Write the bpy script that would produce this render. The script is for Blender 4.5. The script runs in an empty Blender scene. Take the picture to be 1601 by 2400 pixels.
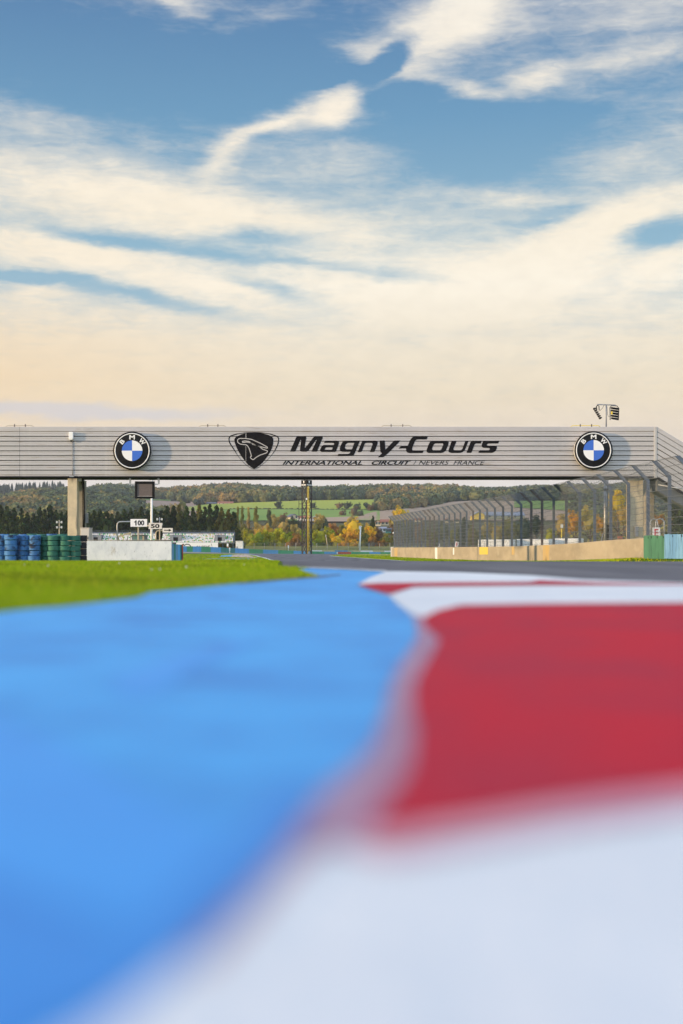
import bpy, bmesh, math, random
import numpy as np
from mathutils import Vector, Matrix

SC = bpy.context.scene
COL = SC.collection
R = random.Random(7)
NR = np.random.RandomState(11)
rad = math.radians

# ------------------------------------------------------------------ camera
F = 50.0 / 24.0 * 1601.0           # focal length in photo pixels
CZ = 0.20                          # lens height above the kerb
HZ = 1290.0                        # photo row of the eye level
cam_d = bpy.data.cameras.new('camera')
cam = bpy.data.objects.new('camera', cam_d)
COL.objects.link(cam)
cam.location = (0, 0, CZ)
cam.rotation_euler = (rad(90), 0, 0)
cam_d.sensor_fit = 'HORIZONTAL'
cam_d.sensor_width = 24.0
cam_d.lens = 50.0
cam_d.shift_y = (HZ - 1200.0) / 1601.0
cam_d.clip_start = 0.02
cam_d.clip_end = 9000
cam_d.dof.use_dof = True
cam_d.dof.focus_distance = 140.0
cam_d.dof.aperture_fstop = 1.25
SC.camera = cam

# ------------------------------------------------------------------ sun
SUN_EL = rad(5.0)
SUN_GRAZE = rad(20.0)
sun_dir = Vector((-math.cos(SUN_EL) * math.cos(SUN_GRAZE), -math.cos(SUN_EL) * math.sin(SUN_GRAZE), math.sin(SUN_EL)))
sd = bpy.data.lights.new('sun', 'SUN')
sd.energy = 5.0
sd.angle = rad(0.9)
sd.color = (1.0, 0.70, 0.38)
so = bpy.data.objects.new('sun', sd)
COL.objects.link(so)
so.rotation_euler = (-sun_dir).to_track_quat('-Z', 'Y').to_euler()
so.location = (-50, -10, 40)

# ------------------------------------------------------------------ sky
W = bpy.data.worlds.new('World')
SC.world = W
W.use_nodes = True
wt = W.node_tree
wt.nodes.clear()
def WN(t, **kw):
    n = wt.nodes.new(t)
    for k, v in kw.items():
        setattr(n, k, v)
    return n
def wm(op, a, b=None, c=None, clamp=False):
    n = WN('ShaderNodeMath', operation=op); n.use_clamp = clamp
    for i, v in enumerate((a, b, c)):
        if v is None: continue
        if isinstance(v, (int, float)): n.inputs[i].default_value = v
        else: wt.links.new(v, n.inputs[i])
    return n.outputs[0]
def wmix(f, a, b):
    n = WN('ShaderNodeMix', data_type='RGBA')
    for i, v in ((0, f), (6, a), (7, b)):
        if isinstance(v, (int, float)): n.inputs[i].default_value = v
        elif isinstance(v, tuple): n.inputs[i].default_value = (*v, 1)
        else: wt.links.new(v, n.inputs[i])
    return n.outputs[2]
def wramp(fac, stops):
    n = WN('ShaderNodeValToRGB')
    cr = n.color_ramp
    while len(cr.elements) > 1: cr.elements.remove(cr.elements[-1])
    cr.elements[0].position = stops[0][0]; cr.elements[0].color = (*stops[0][1], 1)
    for p, c in stops[1:]:
        e = cr.elements.new(p); e.color = (*c, 1)
    wt.links.new(fac, n.inputs[0])
    return n.outputs[0]
tc = WN('ShaderNodeTexCoord')
sep = WN('ShaderNodeSeparateXYZ'); wt.links.new(tc.outputs['Generated'], sep.inputs[0])
az = wm('MULTIPLY', wm('ARCTAN2', sep.outputs[0], sep.outputs[1]), 180 / math.pi)
el = wm('MULTIPLY', wm('ARCSINE', sep.outputs[2]), 180 / math.pi)
cmb = WN('ShaderNodeCombineXYZ'); wt.links.new(az, cmb.inputs[0]); wt.links.new(el, cmb.inputs[1])
P0 = cmb.outputs[0]
def wnoise(scale, detail, rough, stretch=(1, 1), rot=0.0, dist=0.0, src=None, off=0.0):
    mp = WN('ShaderNodeMapping'); mp.inputs['Rotation'].default_value = (0, 0, rot)
    mp.inputs['Scale'].default_value = (stretch[0], stretch[1], 1)
    mp.inputs['Location'].default_value = (off, off * .7, off)
    wt.links.new(src or P0, mp.inputs[0])
    n = WN('ShaderNodeTexNoise'); n.inputs['Scale'].default_value = scale
    n.inputs['Detail'].default_value = detail; n.inputs['Roughness'].default_value = rough
    n.inputs['Distortion'].default_value = dist
    wt.links.new(mp.outputs[0], n.inputs['Vector'])
    return n
# wind-torn warp of the cloud outlines
wn = wnoise(0.55, 5, 0.62, (0.55, 1.5), rad(-8))
wsub = WN('ShaderNodeVectorMath', operation='SUBTRACT'); wt.links.new(wn.outputs['Color'], wsub.inputs[0]); wsub.inputs[1].default_value = (.5, .5, .5)
wmul = WN('ShaderNodeVectorMath', operation='MULTIPLY'); wt.links.new(wsub.outputs[0], wmul.inputs[0]); wmul.inputs[1].default_value = (1.9, .95, 0)
wadd = WN('ShaderNodeVectorMath', operation='ADD'); wt.links.new(P0, wadd.inputs[0]); wt.links.new(wmul.outputs[0], wadd.inputs[1])
PW = wadd.outputs[0]
PPD = 58.2
CLOUDS = [  # photo x, y, half length, half width, tilt, weight
    (300, 20, 330, 48, -10, .50), (420, 75, 130, 26, -25, .45), (640, 90, 160, 40, 18, .22),
    (1010, 130, 270, 95, 10, .62), (1110, 60, 240, 100, 32, .70), (1210, -10, 200, 60, 20, .6), (840, 150, 120, 24, -8, .42), (930, 200, 150, 34, -18, .35),
    (1100, 250, 95, 32, -12, .55), (1240, 238, 110, 40, 12, .55), (1420, 205, 330, 42, 6, .45),
    (1430, 90, 420, 150, 0, .34), (1560, 60, 180, 120, 0, .2),
    (785, 288, 185, 58, 12, 1.2), (620, 325, 105, 26, 22, .75), (530, 385, 100, 50, 48, .65),
    (150, 460, 620, 105, -7, .62), (620, 540, 520, 90, -10, .5), (60, 600, 500, 60, 0, .35), (330, 650, 420, 55, -12, .45),
    (900, 690, 520, 75, -6, .5), (1230, 650, 460, 120, 12, .7), (1500, 520, 330, 70, 16, .6), (1560, 640, 200, 70, 30, .5),
    (1480, 395, 340, 70, 10, .38), (760, 400, 340, 70, -4, .26), (1230, 490, 260, 26, -4, .35), (560, 690, 140, 20, -8, .3),
    (60, 330, 330, 60, -8, .30), (150, 700, 160, 26, 10, .3),
    (250, 230, 640, 130, -6, -.45), (600, 180, 420, 110, 10, -.45), (1100, 330, 480, 70, -4, -.45), (1120, 440, 330, 55, -4, -.35), (930, 262, 140, 34, 8, -1.0), (790, 218, 130, 26, 10, -.9), (905, 195, 95, 36, 40, -1.5), (1180, 305, 300, 40, 0, -.55), (1150, 400, 330, 50, -3, -.35), (150, 150, 300, 90, 0, -.4),
    (600, 575, 230, 34, -3, -.72), (560, 612, 520, 22, -5, -.62), (250, 575, 280, 30, -2, -.50), (300, 705, 420, 28, -9, -.72), (640, 690, 150, 26, -12, -.62),
    (1530, 585, 140, 48, 4, -1.3), (960, 660, 220, 20, -5, -.55), (60, 672, 220, 18, -3, -.7), (1300, 525, 140, 30, 14, -.4),
]
acc = None
for (cx, cy, a_, b_, rt, wgt) in CLOUDS:
    mp = WN('ShaderNodeMapping', vector_type='TEXTURE')
    mp.inputs['Location'].default_value = ((cx - 800) / PPD, (1290 - cy) / PPD, 0)
    mp.inputs['Rotation'].default_value = (0, 0, rad(rt))
    mp.inputs['Scale'].default_value = (a_ / PPD, b_ / PPD, 1)
    wt.links.new(PW, mp.inputs[0])
    ln = WN('ShaderNodeVectorMath', operation='LENGTH'); wt.links.new(mp.outputs[0], ln.inputs[0])
    mr = WN('ShaderNodeMapRange', interpolation_type='SMOOTHSTEP')
    mr.inputs['From Min'].default_value = 0.0; mr.inputs['From Max'].default_value = 1.15
    mr.inputs['To Min'].default_value = wgt; mr.inputs['To Max'].default_value = 0.0
    wt.links.new(ln.outputs['Value'], mr.inputs['Value'])
    acc = mr.outputs[0] if acc is None else wm('ADD', acc, mr.outputs[0])
eln = wm('DIVIDE', el, 90.0, clamp=True)
base = wramp(eln, [(0, (1.35,) * 3), (8.0 / 90, (1.22,) * 3), (10 / 90, (.74,) * 3), (13.5 / 90, (.48,) * 3), (15.5 / 90, (.24,) * 3), (22 / 90, (.15,) * 3), (30 / 90, (.45,) * 3), (1, (.6,) * 3)])
streak = wnoise(.8, 7, 0.56, (0.38, 2.0), rad(-7), 0.5)
fine = wnoise(2.2, 9, 0.6, (0.45, 1.8), rad(14), 0.9, off=7.0)
puff = wnoise(1.1, 9, 0.55, (.8, 1.5), rad(10), 0.3, off=3.0)
dens = wm('ADD', wm('ADD', base, acc), wm('MULTIPLY', wm('SUBTRACT', streak.outputs['Fac'], .5), .62))
dens = wm('ADD', dens, wm('MULTIPLY', wm('SUBTRACT', fine.outputs['Fac'], .5), .50))
dens = wm('ADD', dens, wm('MULTIPLY', wm('SUBTRACT', puff.outputs['Fac'], .5), .35))
mrd = WN('ShaderNodeMapRange', interpolation_type='SMOOTHSTEP')
mrd.inputs['From Min'].default_value = -.05; mrd.inputs['From Max'].default_value = 1.30
wt.links.new(dens, mrd.inputs['Value'])
cover = mrd.outputs[0]
blue = wramp(eln, [(0, (.45, .56, .66)), (9 / 90, (.38, .56, .68)), (12 / 90, (.29, .51, .67)), (17 / 90, (.15, .35, .57)), (22 / 90, (.085, .22, .45)), (40 / 90, (.09, .22, .52)), (1, (.08, .2, .5))])
cloudc = wramp(eln, [(0, (.86, .86, .88)), (2.2 / 90, (.87, .82, .79)), (4.0 / 90, (.85, .73, .60)), (6.2 / 90, (.87, .75, .56)), (8.5 / 90, (.90, .81, .65)), (10.5 / 90, (1.0, .92, .77)), (13 / 90, (.97, .88, .72)), (17 / 90, (.97, .88, .74)), (24 / 90, (.9, .86, .78)), (1, (1., 1., 1.))])
sky = WN('ShaderNodeTexSky', sky_type='NISHITA')
sky.sun_disc = False
sky.sun_elevation = SUN_EL
sky.sun_rotation = math.atan2(sun_dir.x, sun_dir.y)
skm = WN('ShaderNodeVectorMath', operation='SCALE'); wt.links.new(sky.outputs[0], skm.inputs[0]); skm.inputs[3].default_value = 0.12
bluem = wmix(0.12, blue, skm.outputs[0])
# thin cloud lets part of the blue through, thick cloud is brighter where the low sun strikes it
lit = wramp(puff.outputs['Fac'], [(0.30, (.98,) * 3), (.7, (1.04,) * 3)])
cl2 = WN('ShaderNodeVectorMath', operation='MULTIPLY'); wt.links.new(cloudc, cl2.inputs[0]); wt.links.new(lit, cl2.inputs[1])
# low sun warms the low sky towards its side
warm = WN('ShaderNodeMapRange', interpolation_type='SMOOTHSTEP'); warm.inputs['From Min'].default_value = 2; warm.inputs['From Max'].default_value = -22
wt.links.new(az, warm.inputs['Value'])
lowb = wramp(eln, [(0, (.0,) * 3), (3.6 / 90, (.1,) * 3), (6.8 / 90, (1.,) * 3), (9.5 / 90, (.5,) * 3), (14 / 90, (.1,) * 3), (40 / 90, (0,) * 3)])
wfac = wm('MULTIPLY', warm.outputs[0], lowb)
cl3 = wmix(wm('MULTIPLY', wfac, .8), cl2.outputs[0], (.95, .69, .40))
skyc = wmix(cover, bluem, cl3)
# bank of blue-grey cloud low on the left
mpb = WN('ShaderNodeMapping', vector_type='TEXTURE')
mpb.inputs['Location'].default_value = ((120 - 800) / PPD, (1290 - 972) / PPD, 0); mpb.inputs['Scale'].default_value = (560 / PPD, 24 / PPD, 1)
wt.links.new(PW, mpb.inputs[0])
lnb = WN('ShaderNodeVectorMath', operation='LENGTH'); wt.links.new(mpb.outputs[0], lnb.inputs[0])
mrb = WN('ShaderNodeMapRange', interpolation_type='SMOOTHSTEP'); mrb.inputs['From Min'].default_value = .3; mrb.inputs['From Max'].default_value = 1.1
mrb.inputs['To Min'].default_value = .55; mrb.inputs['To Max'].default_value = 0
wt.links.new(lnb.outputs['Value'], mrb.inputs['Value'])
skyc = wmix(mrb.outputs[0], skyc, (.60, .63, .74))
# unseen, thinly clouded sky overhead and behind the camera, brightened as fill light
dome = WN('ShaderNodeMapRange', interpolation_type='SMOOTHSTEP'); dome.inputs['From Min'].default_value = 24; dome.inputs['From Max'].default_value = 55
wt.links.new(el, dome.inputs['Value'])
skyc = wmix(dome.outputs[0], skyc, wmix(cover, (.55, .76, 1.1), (.98, 1.02, 1.08)))
back = WN('ShaderNodeMapRange', interpolation_type='SMOOTHSTEP'); back.inputs['From Min'].default_value = .25; back.inputs['From Max'].default_value = -.55
wt.links.new(sep.outputs[1], back.inputs['Value'])
skyc = wmix(back.outputs[0], skyc, wmix(cover, (.75, .98, 1.35), (1.42, 1.45, 1.52)))
bg = WN('ShaderNodeBackground'); wt.links.new(skyc, bg.inputs[0]); bg.inputs[1].default_value = 1.0
wo = WN('ShaderNodeOutputWorld'); wt.links.new(bg.outputs[0], wo.inputs[0])

SC.view_settings.view_transform = 'Standard'
SC.view_settings.look = 'None'
SC.view_settings.exposure = 0.0
SC.view_settings.gamma = 1.0
SC.cycles.use_denoising = True
SC.cycles.max_bounces = 6
SC.cycles.diffuse_bounces = 3
SC.cycles.glossy_bounces = 3
SC.cycles.transparent_max_bounces = 12
SC.cycles.volume_bounces = 0
SC.cycles.sample_clamp_indirect = 4

# ------------------------------------------------------------------ helpers
def P(px, py, d):
    return Vector(((px - 800.5) * d / F, d, CZ + (HZ - py) * d / F))
def X(px, d): return (px - 800.5) * d / F
def Z(py, d): return CZ + (HZ - py) * d / F

def mat(name, c1, c2=None, rough=.6, metal=0., scale=3., stretch=(1, 1, 1), lo=.4, hi=.6, bump=0., bscale=None, streak=None, detail=6, spec=.5, wear=None):
    m = bpy.data.materials.new(name); m.use_nodes = True
    nt = m.node_tree; b = nt.nodes['Principled BSDF']
    b.inputs['Roughness'].default_value = rough; b.inputs['Metallic'].default_value = metal
    b.inputs['Specular IOR Level'].default_value = spec
    b.inputs['Base Color'].default_value = (*c1, 1)
    geo = nt.nodes.new('ShaderNodeNewGeometry')
    def noise(sc, st, det=detail):
        mp = nt.nodes.new('ShaderNodeMapping'); mp.inputs['Scale'].default_value = st
        nt.links.new(geo.outputs['Position'], mp.inputs[0])
        n = nt.nodes.new('ShaderNodeTexNoise'); n.inputs['Scale'].default_value = sc; n.inputs['Detail'].default_value = det
        n.inputs['Roughness'].default_value = .62
        nt.links.new(mp.outputs[0], n.inputs['Vector']); return n.outputs['Fac']
    def rng(src, a, bb):
        r = nt.nodes.new('ShaderNodeMapRange'); r.inputs[1].default_value = a; r.inputs[2].default_value = bb
        nt.links.new(src, r.inputs[0]); return r.outputs[0]
    def mix(f, a, bb):
        n = nt.nodes.new('ShaderNodeMix'); n.data_type = 'RGBA'
        nt.links.new(f, n.inputs[0])
        for i, v in ((6, a), (7, bb)):
            if isinstance(v, tuple): n.inputs[i].default_value = (*v, 1)
            else: nt.links.new(v, n.inputs[i])
        return n.outputs[2]
    cur = c1
    if c2 is not None:
        cur = mix(rng(noise(scale, stretch), lo, hi), c1, c2)
    if streak:   # (colour, scale, stretch, lo, hi)
        for s in (streak if isinstance(streak, list) else [streak]):
            cur = mix(rng(noise(s[1], s[2]), s[3], s[4]), cur, s[0])
    if not isinstance(cur, tuple): nt.links.new(cur, b.inputs['Base Color'])
    if bump:
        bn = nt.nodes.new('ShaderNodeBump'); bn.inputs['Strength'].default_value = bump; bn.inputs['Distance'].default_value = .02
        nt.links.new(noise(bscale or scale * 3, (1, 1, 1), 3), bn.inputs['Height'])
        nt.links.new(bn.outputs[0], b.inputs['Normal'])
    return m

def foliage_mat(name, trans=.25):
    m = bpy.data.materials.new(name); m.use_nodes = True
    nt = m.node_tree; b = nt.nodes['Principled BSDF']
    at = nt.nodes.new('ShaderNodeAttribute'); at.attribute_name = 'tint'
    oi = nt.nodes.new('ShaderNodeObjectInfo')
    mx = nt.nodes.new('ShaderNodeMix'); mx.data_type = 'RGBA'; mx.blend_type = 'MULTIPLY'; mx.inputs[0].default_value = 1
    nt.links.new(at.outputs['Color'], mx.inputs[6]); nt.links.new(oi.outputs['Color'], mx.inputs[7])
    nt.links.new(mx.outputs[2], b.inputs['Base Color'])
    b.inputs['Roughness'].default_value = .7; b.inputs['Specular IOR Level'].default_value = .15
    tr = nt.nodes.new('ShaderNodeBsdfTranslucent'); nt.links.new(mx.outputs[2], tr.inputs[0])
    ms = nt.nodes.new('ShaderNodeMixShader'); ms.inputs[0].default_value = trans
    nt.links.new(b.outputs[0], ms.inputs[1]); nt.links.new(tr.outputs[0], ms.inputs[2])
    nt.links.new(ms.outputs[0], nt.nodes['Material Output'].inputs[0])
    return m

class MB:
    def __init__(s): s.v = []; s.f = []; s.mi = []; s.sm = []
    def add(s, vs, fs, mi=0, sm=False):
        o = len(s.v); s.v += [tuple(v) for v in vs]
        for f in fs: s.f.append(tuple(i + o for i in f)); s.mi.append(mi); s.sm.append(sm)
        return s
    def box(s, x0, x1, y0, y1, z0, z1, mi=0):
        return s.add([(x0, y0, z0), (x1, y0, z0), (x1, y1, z0), (x0, y1, z0), (x0, y0, z1), (x1, y0, z1), (x1, y1, z1), (x0, y1, z1)],
              [(0, 3, 2, 1), (4, 5, 6, 7), (0, 1, 5, 4), (1, 2, 6, 5), (2, 3, 7, 6), (3, 0, 4, 7)], mi)
    def bar(s, a, b, w, h=None, mi=0):
        h = h or w; a = Vector(a); b = Vector(b); t = (b - a).normalized()
        u = t.cross(Vector((0, 0, 1)));
        if u.length < 1e-3: u = Vector((1, 0, 0))
        u.normalize(); n = t.cross(u)
        u = u * w / 2; n = n * h / 2
        vs = [a - u - n, a + u - n, a + u + n, a - u + n, b - u - n, b + u - n, b + u + n, b - u + n]
        return s.add(vs, [(0, 1, 2, 3), (4, 7, 6, 5), (0, 4, 5, 1), (1, 5, 6, 2), (2, 6, 7, 3), (3, 7, 4, 0)], mi)
    def tube(s, pts, r, n=8, mi=0, caps=True):
        pts = [Vector(p) for p in pts]; rs = r if isinstance(r, (list, tuple)) else [r] * len(pts)
        t0 = (pts[1] - pts[0]).normalized()
        u = t0.orthogonal().normalized(); vs = []; fs = []
        for i, p in enumerate(pts):
            t = (pts[min(i + 1, len(pts) - 1)] - pts[max(i - 1, 0)]).normalized()
            u = (u - t * u.dot(t)).normalized(); w = t.cross(u)
            for k in range(n):
                a = 2 * math.pi * k / n; vs.append(p + (u * math.cos(a) + w * math.sin(a)) * rs[i])
        for i in range(len(pts) - 1):
            for k in range(n):
                fs.append((i * n + k, i * n + (k + 1) % n, (i + 1) * n + (k + 1) % n, (i + 1) * n + k))
        s.add(vs, fs, mi, True)
        if caps:
            o = len(s.v) - len(vs)
            s.f.append(tuple(o + k for k in range(n))[::-1]); s.mi.append(mi); s.sm.append(False)
            s.f.append(tuple(o + (len(pts) - 1) * n + k for k in range(n))); s.mi.append(mi); s.sm.append(False)
        return s
    def lathe(s, prof, n=24, c=(0, 0, 0), axis='Z', mi=0):
        vs = []; fs = []
        for (r, h) in prof:
            for k in range(n):
                a = 2 * math.pi * k / n; x, y = r * math.cos(a), r * math.sin(a)
                if axis == 'Z': vs.append((c[0] + x, c[1] + y, c[2] + h))
                else: vs.append((c[0] + x, c[1] + h, c[2] + y))
        for i in range(len(prof) - 1):
            for k in range(n):
                q = (i * n + k, i * n + (k + 1) % n, (i + 1) * n + (k + 1) % n, (i + 1) * n + k)
                fs.append(q if axis == 'Z' else q[::-1])
        return s.add(vs, fs, mi, True)
    def mesh(s, name, mats):
        me = bpy.data.meshes.new(name); me.from_pydata(s.v, [], s.f)
        for m in (mats if isinstance(mats, (list, tuple)) else [mats]): me.materials.append(m)
        me.polygons.foreach_set('material_index', s.mi); me.polygons.foreach_set('use_smooth', s.sm)
        me.update(); return me
    def build(s, name, mats, parent=None, loc=None, rz=0):
        return link(name, s.mesh(name, mats), parent, loc, rz)

def link(name, data, parent=None, loc=None, rz=0):
    o = bpy.data.objects.new(name, data); COL.objects.link(o)
    if parent is not None: o.parent = parent
    if loc is not None: o.location = loc
    o.rotation_euler.z = rz
    return o
def tag(o, label=None, cat=None, group=None, kind=None):
    if label: o['label'] = label
    if cat: o['category'] = cat
    if group: o['group'] = group
    if kind: o['kind'] = kind
    return o
def thing(name, label, cat, loc=(0, 0, 0), rz=0, group=None):
    o = bpy.data.objects.new(name, None); COL.objects.link(o); o.location = loc; o.rotation_euler.z = rz
    o.empty_display_size = .2
    return tag(o, label, cat, group)
def copy_tree(o, parent=None):
    c = o.copy(); COL.objects.link(c)
    if parent is not None: c.parent = parent
    for ch in [q for q in bpy.data.objects if q.parent == o]: copy_tree(ch, c)
    return c
def bevel(o, w=.01, seg=2):
    m = o.modifiers.new('bevel', 'BEVEL'); m.width = w; m.segments = seg; m.limit_method = 'ANGLE'; return o

def npmesh(name, V, T, col=None, mats=None, smooth=False, nper=3):
    me = bpy.data.meshes.new(name)
    V = np.asarray(V, np.float32); T = np.asarray(T, np.int32)
    me.vertices.add(len(V)); me.vertices.foreach_set('co', V.ravel())
    me.loops.add(T.size); me.loops.foreach_set('vertex_index', T.ravel())
    me.polygons.add(len(T)); me.polygons.foreach_set('loop_start', np.arange(0, T.size, nper, dtype=np.int32))
    me.polygons.foreach_set('loop_total', np.full(len(T), nper, np.int32))
    me.polygons.foreach_set('use_smooth', np.full(len(T), smooth))
    if col is not None:
        a = me.color_attributes.new('tint', 'FLOAT_COLOR', 'POINT')
        c = np.ones((len(V), 4), np.float32); c[:, :3] = col; a.data.foreach_set('color', c.ravel())
    me.update(calc_edges=True); me.validate()
    if mats: me.materials.append(mats)
    return me

def rpoly(pts, r):     # rounded corners
    out = []; n = len(pts)
    for i in range(n):
        a, b, c = Vector(pts[i - 1]), Vector(pts[i]), Vector(pts[(i + 1) % n])
        l1, l2 = (a - b).length, (c - b).length; q = min(r, l1 * .45, l2 * .45)
        p1 = b + (a - b).normalized() * q; p2 = b + (c - b).normalized() * q
        for t in (0, .33, .67, 1): out.append(p1.lerp(b, t).lerp(b.lerp(p2, t), t))
    return out
def curve_mesh(name, polys, depth, mats):
    """polys in (x, z) metres -> plate facing -Y, from y=-depth to 0"""
    cu = bpy.data.curves.new(name, 'CURVE'); cu.dimensions = '2D'; cu.fill_mode = 'BOTH'; cu.extrude = depth / 2
    for p in polys:
        s = cu.splines.new('POLY'); s.points.add(len(p) - 1)
        for i, q in enumerate(p): s.points[i].co = (q[0], q[1], 0, 1)
        s.use_cyclic_u = True
    o = bpy.data.objects.new('tmp', cu); me = bpy.data.meshes.new_from_object(o)
    bpy.data.objects.remove(o); bpy.data.curves.remove(cu)
    me.transform(Matrix.Translation((0, -depth / 2, 0)) @ Matrix.Rotation(rad(90), 4, 'X'))
    me.name = name; me.materials.clear(); me.materials.append(mats); return me
def text_mesh(s, x0, x1, z0, z1, depth, m, bold=.0, shear=0., capfit=True):
    cu = bpy.data.curves.new('t', 'FONT'); cu.body = s; cu.extrude = .01; cu.offset = bold; cu.resolution_u = 4
    o = bpy.data.objects.new('tmp', cu); me = bpy.data.meshes.new_from_object(o)
    bpy.data.objects.remove(o); bpy.data.curves.remove(cu)
    co = np.zeros(len(me.vertices) * 3); me.vertices.foreach_get('co', co); co = co.reshape(-1, 3)
    co[:, 0] += co[:, 1] * shear
    mn, mxx = co.min(0), co.max(0)
    q = np.empty_like(co)
    q[:, 0] = x0 + (co[:, 0] - mn[0]) / (mxx[0] - mn[0]) * (x1 - x0)
    q[:, 2] = z0 + (co[:, 1] - mn[1]) / (mxx[1] - mn[1]) * (z1 - z0)
    q[:, 1] = -depth / 2 - (co[:, 2] / .01) * depth / 2
    me.vertices.foreach_set('co', q.ravel()); me.update(); me.materials.clear(); me.materials.append(m)
    return me

# ------------------------------------------------------------------ ground levels
PROF = [(-40, None), (25, None), (40, 26.6), (60, 26.2), (80, 25.9), (100, 25.5), (118, 25), (150, 20.5), (200, 15), (230, 11.5), (260, 9.6), (300, 8.4), (400, 8.6), (520, 8.2), (700, 4.5)]
YB = [p[0] for p in PROF]
ZB = [0.0 if p[1] is None else CZ - p[1] * p[0] / F for p in PROF]
def zg(y): return float(np.interp(y, YB, ZB))
SB = [(p[0], p[1]) for p in PROF[6:12]]
def dof_s(s): return float(np.interp(-s, [-b for a, b in SB], [a for a, b in SB]))    # distance of a far ground row
def clip_band(poly, y0, y1):
    def cl(pl, f, inside, yy):
        o = []
        for i in range(len(pl)):
            a, b = pl[i - 1], pl[i]; ia, ib = inside(a), inside(b)
            if ia != ib:
                t = (yy - a[1]) / (b[1] - a[1]); o.append((a[0] + t * (b[0] - a[0]), yy))
            if ib: o.append(b)
        return o
    p = cl(poly, 0, lambda q: q[1] >= y0, y0)
    if len(p) > 2: p = cl(p, 0, lambda q: q[1] <= y1, y1)
    return p if len(p) > 2 else None
def sheet(name, poly, off, m, extra=()):
    """flat paint or paving laid on the ground"""
    bm = bmesh.new(); ys = sorted(set(YB) | set(extra))
    for a, b in zip(ys[:-1], ys[1:]):
        q = clip_band(poly, a, b)
        if not q: continue
        vs = []
        for p in q:
            if vs and (Vector(vs[-1]) - Vector(p)).length < 1e-5: continue
            vs.append(p)
        if len(vs) < 3: continue
        try: bm.faces.new([bm.verts.new((x, y, zg(y) + off)) for x, y in vs])
        except ValueError: pass
    bmesh.ops.triangulate(bm, faces=bm.faces[:])
    for f in bm.faces:
        if f.normal.z < 0: f.normal_flip()
    me = bpy.data.meshes.new(name); bm.to_mesh(me); bm.free(); me.materials.append(m)
    return link(name, me)

# ------------------------------------------------------------------ materials
M = {}
M['turf'] = mat('turf', (.11, .19, .010), (.18, .25, .015), rough=.9, scale=.6, spec=.1, streak=[((.05, .085, .01), .15, (1, 1, 1), .48, .7), ((.16, .15, .05), 5., (1, 1, 1), .6, .75)], bump=.6, bscale=14)
M['asphalt'] = mat('asphalt', (.115, .112, .125), (.16, .155, .165), rough=.85, scale=.35, stretch=(3, .3, 1), bump=.3, bscale=160, streak=[((.07, .07, .078), .5, (2.2, .05, 1), .52, .72)], spec=.25)
M['blue_paint'] = mat('blue_paint', (.066, .405, .82), (.056, .36, .76), rough=.5, scale=.9, bump=.25, bscale=30, streak=[((.030, .17, .52), 2.6, (1, 1.2, 1), .47, .70)], spec=.25)
M['red_paint'] = mat('red_paint', (.56, .016, .034), (.42, .026, .052), rough=.65, scale=2.4, bump=.25, bscale=30, streak=[((.62, .012, .02), 1.6, (1, 1, 1), .60, .75)], spec=.06)
M['white_paint'] = mat('white_paint', (.80, .80, .80), (.70, .71, .73), rough=.55, scale=1.4, bump=.3, bscale=25, streak=[((.50, .50, .52), 7, (1, .5, 1), .66, .78)], spec=.15)
M['worn_edge'] = mat('worn_edge', (.40, .24, .34), (.34, .18, .27), rough=.7, scale=5)
M['pink_paint'] = mat('pink_paint', (.55, .34, .38), (.66, .5, .52), rough=.7, scale=2)
M['dirt'] = mat('dirt', (.10, .075, .05), (.16, .13, .09), rough=.95, scale=3)
M['gravel'] = mat('gravel', (.36, .30, .22), (.46, .40, .32), rough=.95, scale=3)
M['siding'] = mat('siding', (.49, .462, .447), (.43, .418, .417), rough=.42, metal=.15, scale=.25, stretch=(1, 1, .6), lo=.35, hi=.65,
                  streak=[((.33, .27, .21), 1.2, (.5, 1, 6), .57, .78), ((.36, .345, .335), 1.0, (2.5, 1, .25), .62, .8), ((.52, .50, .48), .5, (4, 1, .1), .55, .75)], spec=.5)
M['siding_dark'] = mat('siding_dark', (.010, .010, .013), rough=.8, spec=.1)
M['trim'] = mat('trim', (.48, .455, .43), rough=.45, metal=.15)
M['black'] = mat('black', (.008, .008, .009), rough=.5, spec=.15)
M['black_paint'] = mat('black_paint', (.008, .007, .009), (.012, .012, .013), rough=.7, spec=.08, scale=2, streak=[((.3, .28, .26), 6, (.7, 1, 14), .74, .78)])
M['white'] = mat('white', (.80, .80, .80), rough=.4)
M['white_dirty'] = mat('white_dirty', (.74, .74, .72), (.62, .61, .58), rough=.6, scale=1.5)
M['sign_blue'] = mat('sign_blue', (.030, .13, .56), rough=.35)
M['concrete'] = mat('concrete', (.40, .345, .255), (.33, .285, .21), rough=.9, scale=.9, stretch=(1, .25, .7), bump=.4, bscale=20,
                    streak=[((.25, .225, .175), 1.1, (1, .22, .6), .52, .78), ((.44, .39, .295), 1.6, (1, .25, .7), .55, .8), ((.12, .105, .08), 5, (1, .3, .9), .68, .76)], spec=.2)
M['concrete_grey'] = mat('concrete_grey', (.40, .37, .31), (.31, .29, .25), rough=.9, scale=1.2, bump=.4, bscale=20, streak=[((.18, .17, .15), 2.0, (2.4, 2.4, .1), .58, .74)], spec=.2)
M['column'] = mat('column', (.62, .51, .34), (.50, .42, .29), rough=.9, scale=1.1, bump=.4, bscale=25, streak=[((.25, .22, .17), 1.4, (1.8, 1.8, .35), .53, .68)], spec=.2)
M['white_wall'] = mat('white_wall', (.72, .75, .78), (.62, .66, .70), rough=.75, scale=1.3, stretch=(1, 1, .5), lo=.4, hi=.65,
                      streak=[((.50, .54, .60), 2.2, (1, 1, .6), .50, .75), ((.20, .22, .26), 6.5, (1.3, 1, .7), .615, .70), ((.36, .32, .24), 1.6, (1, 1, .5), .62, .75)], bump=.3, bscale=18)
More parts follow.
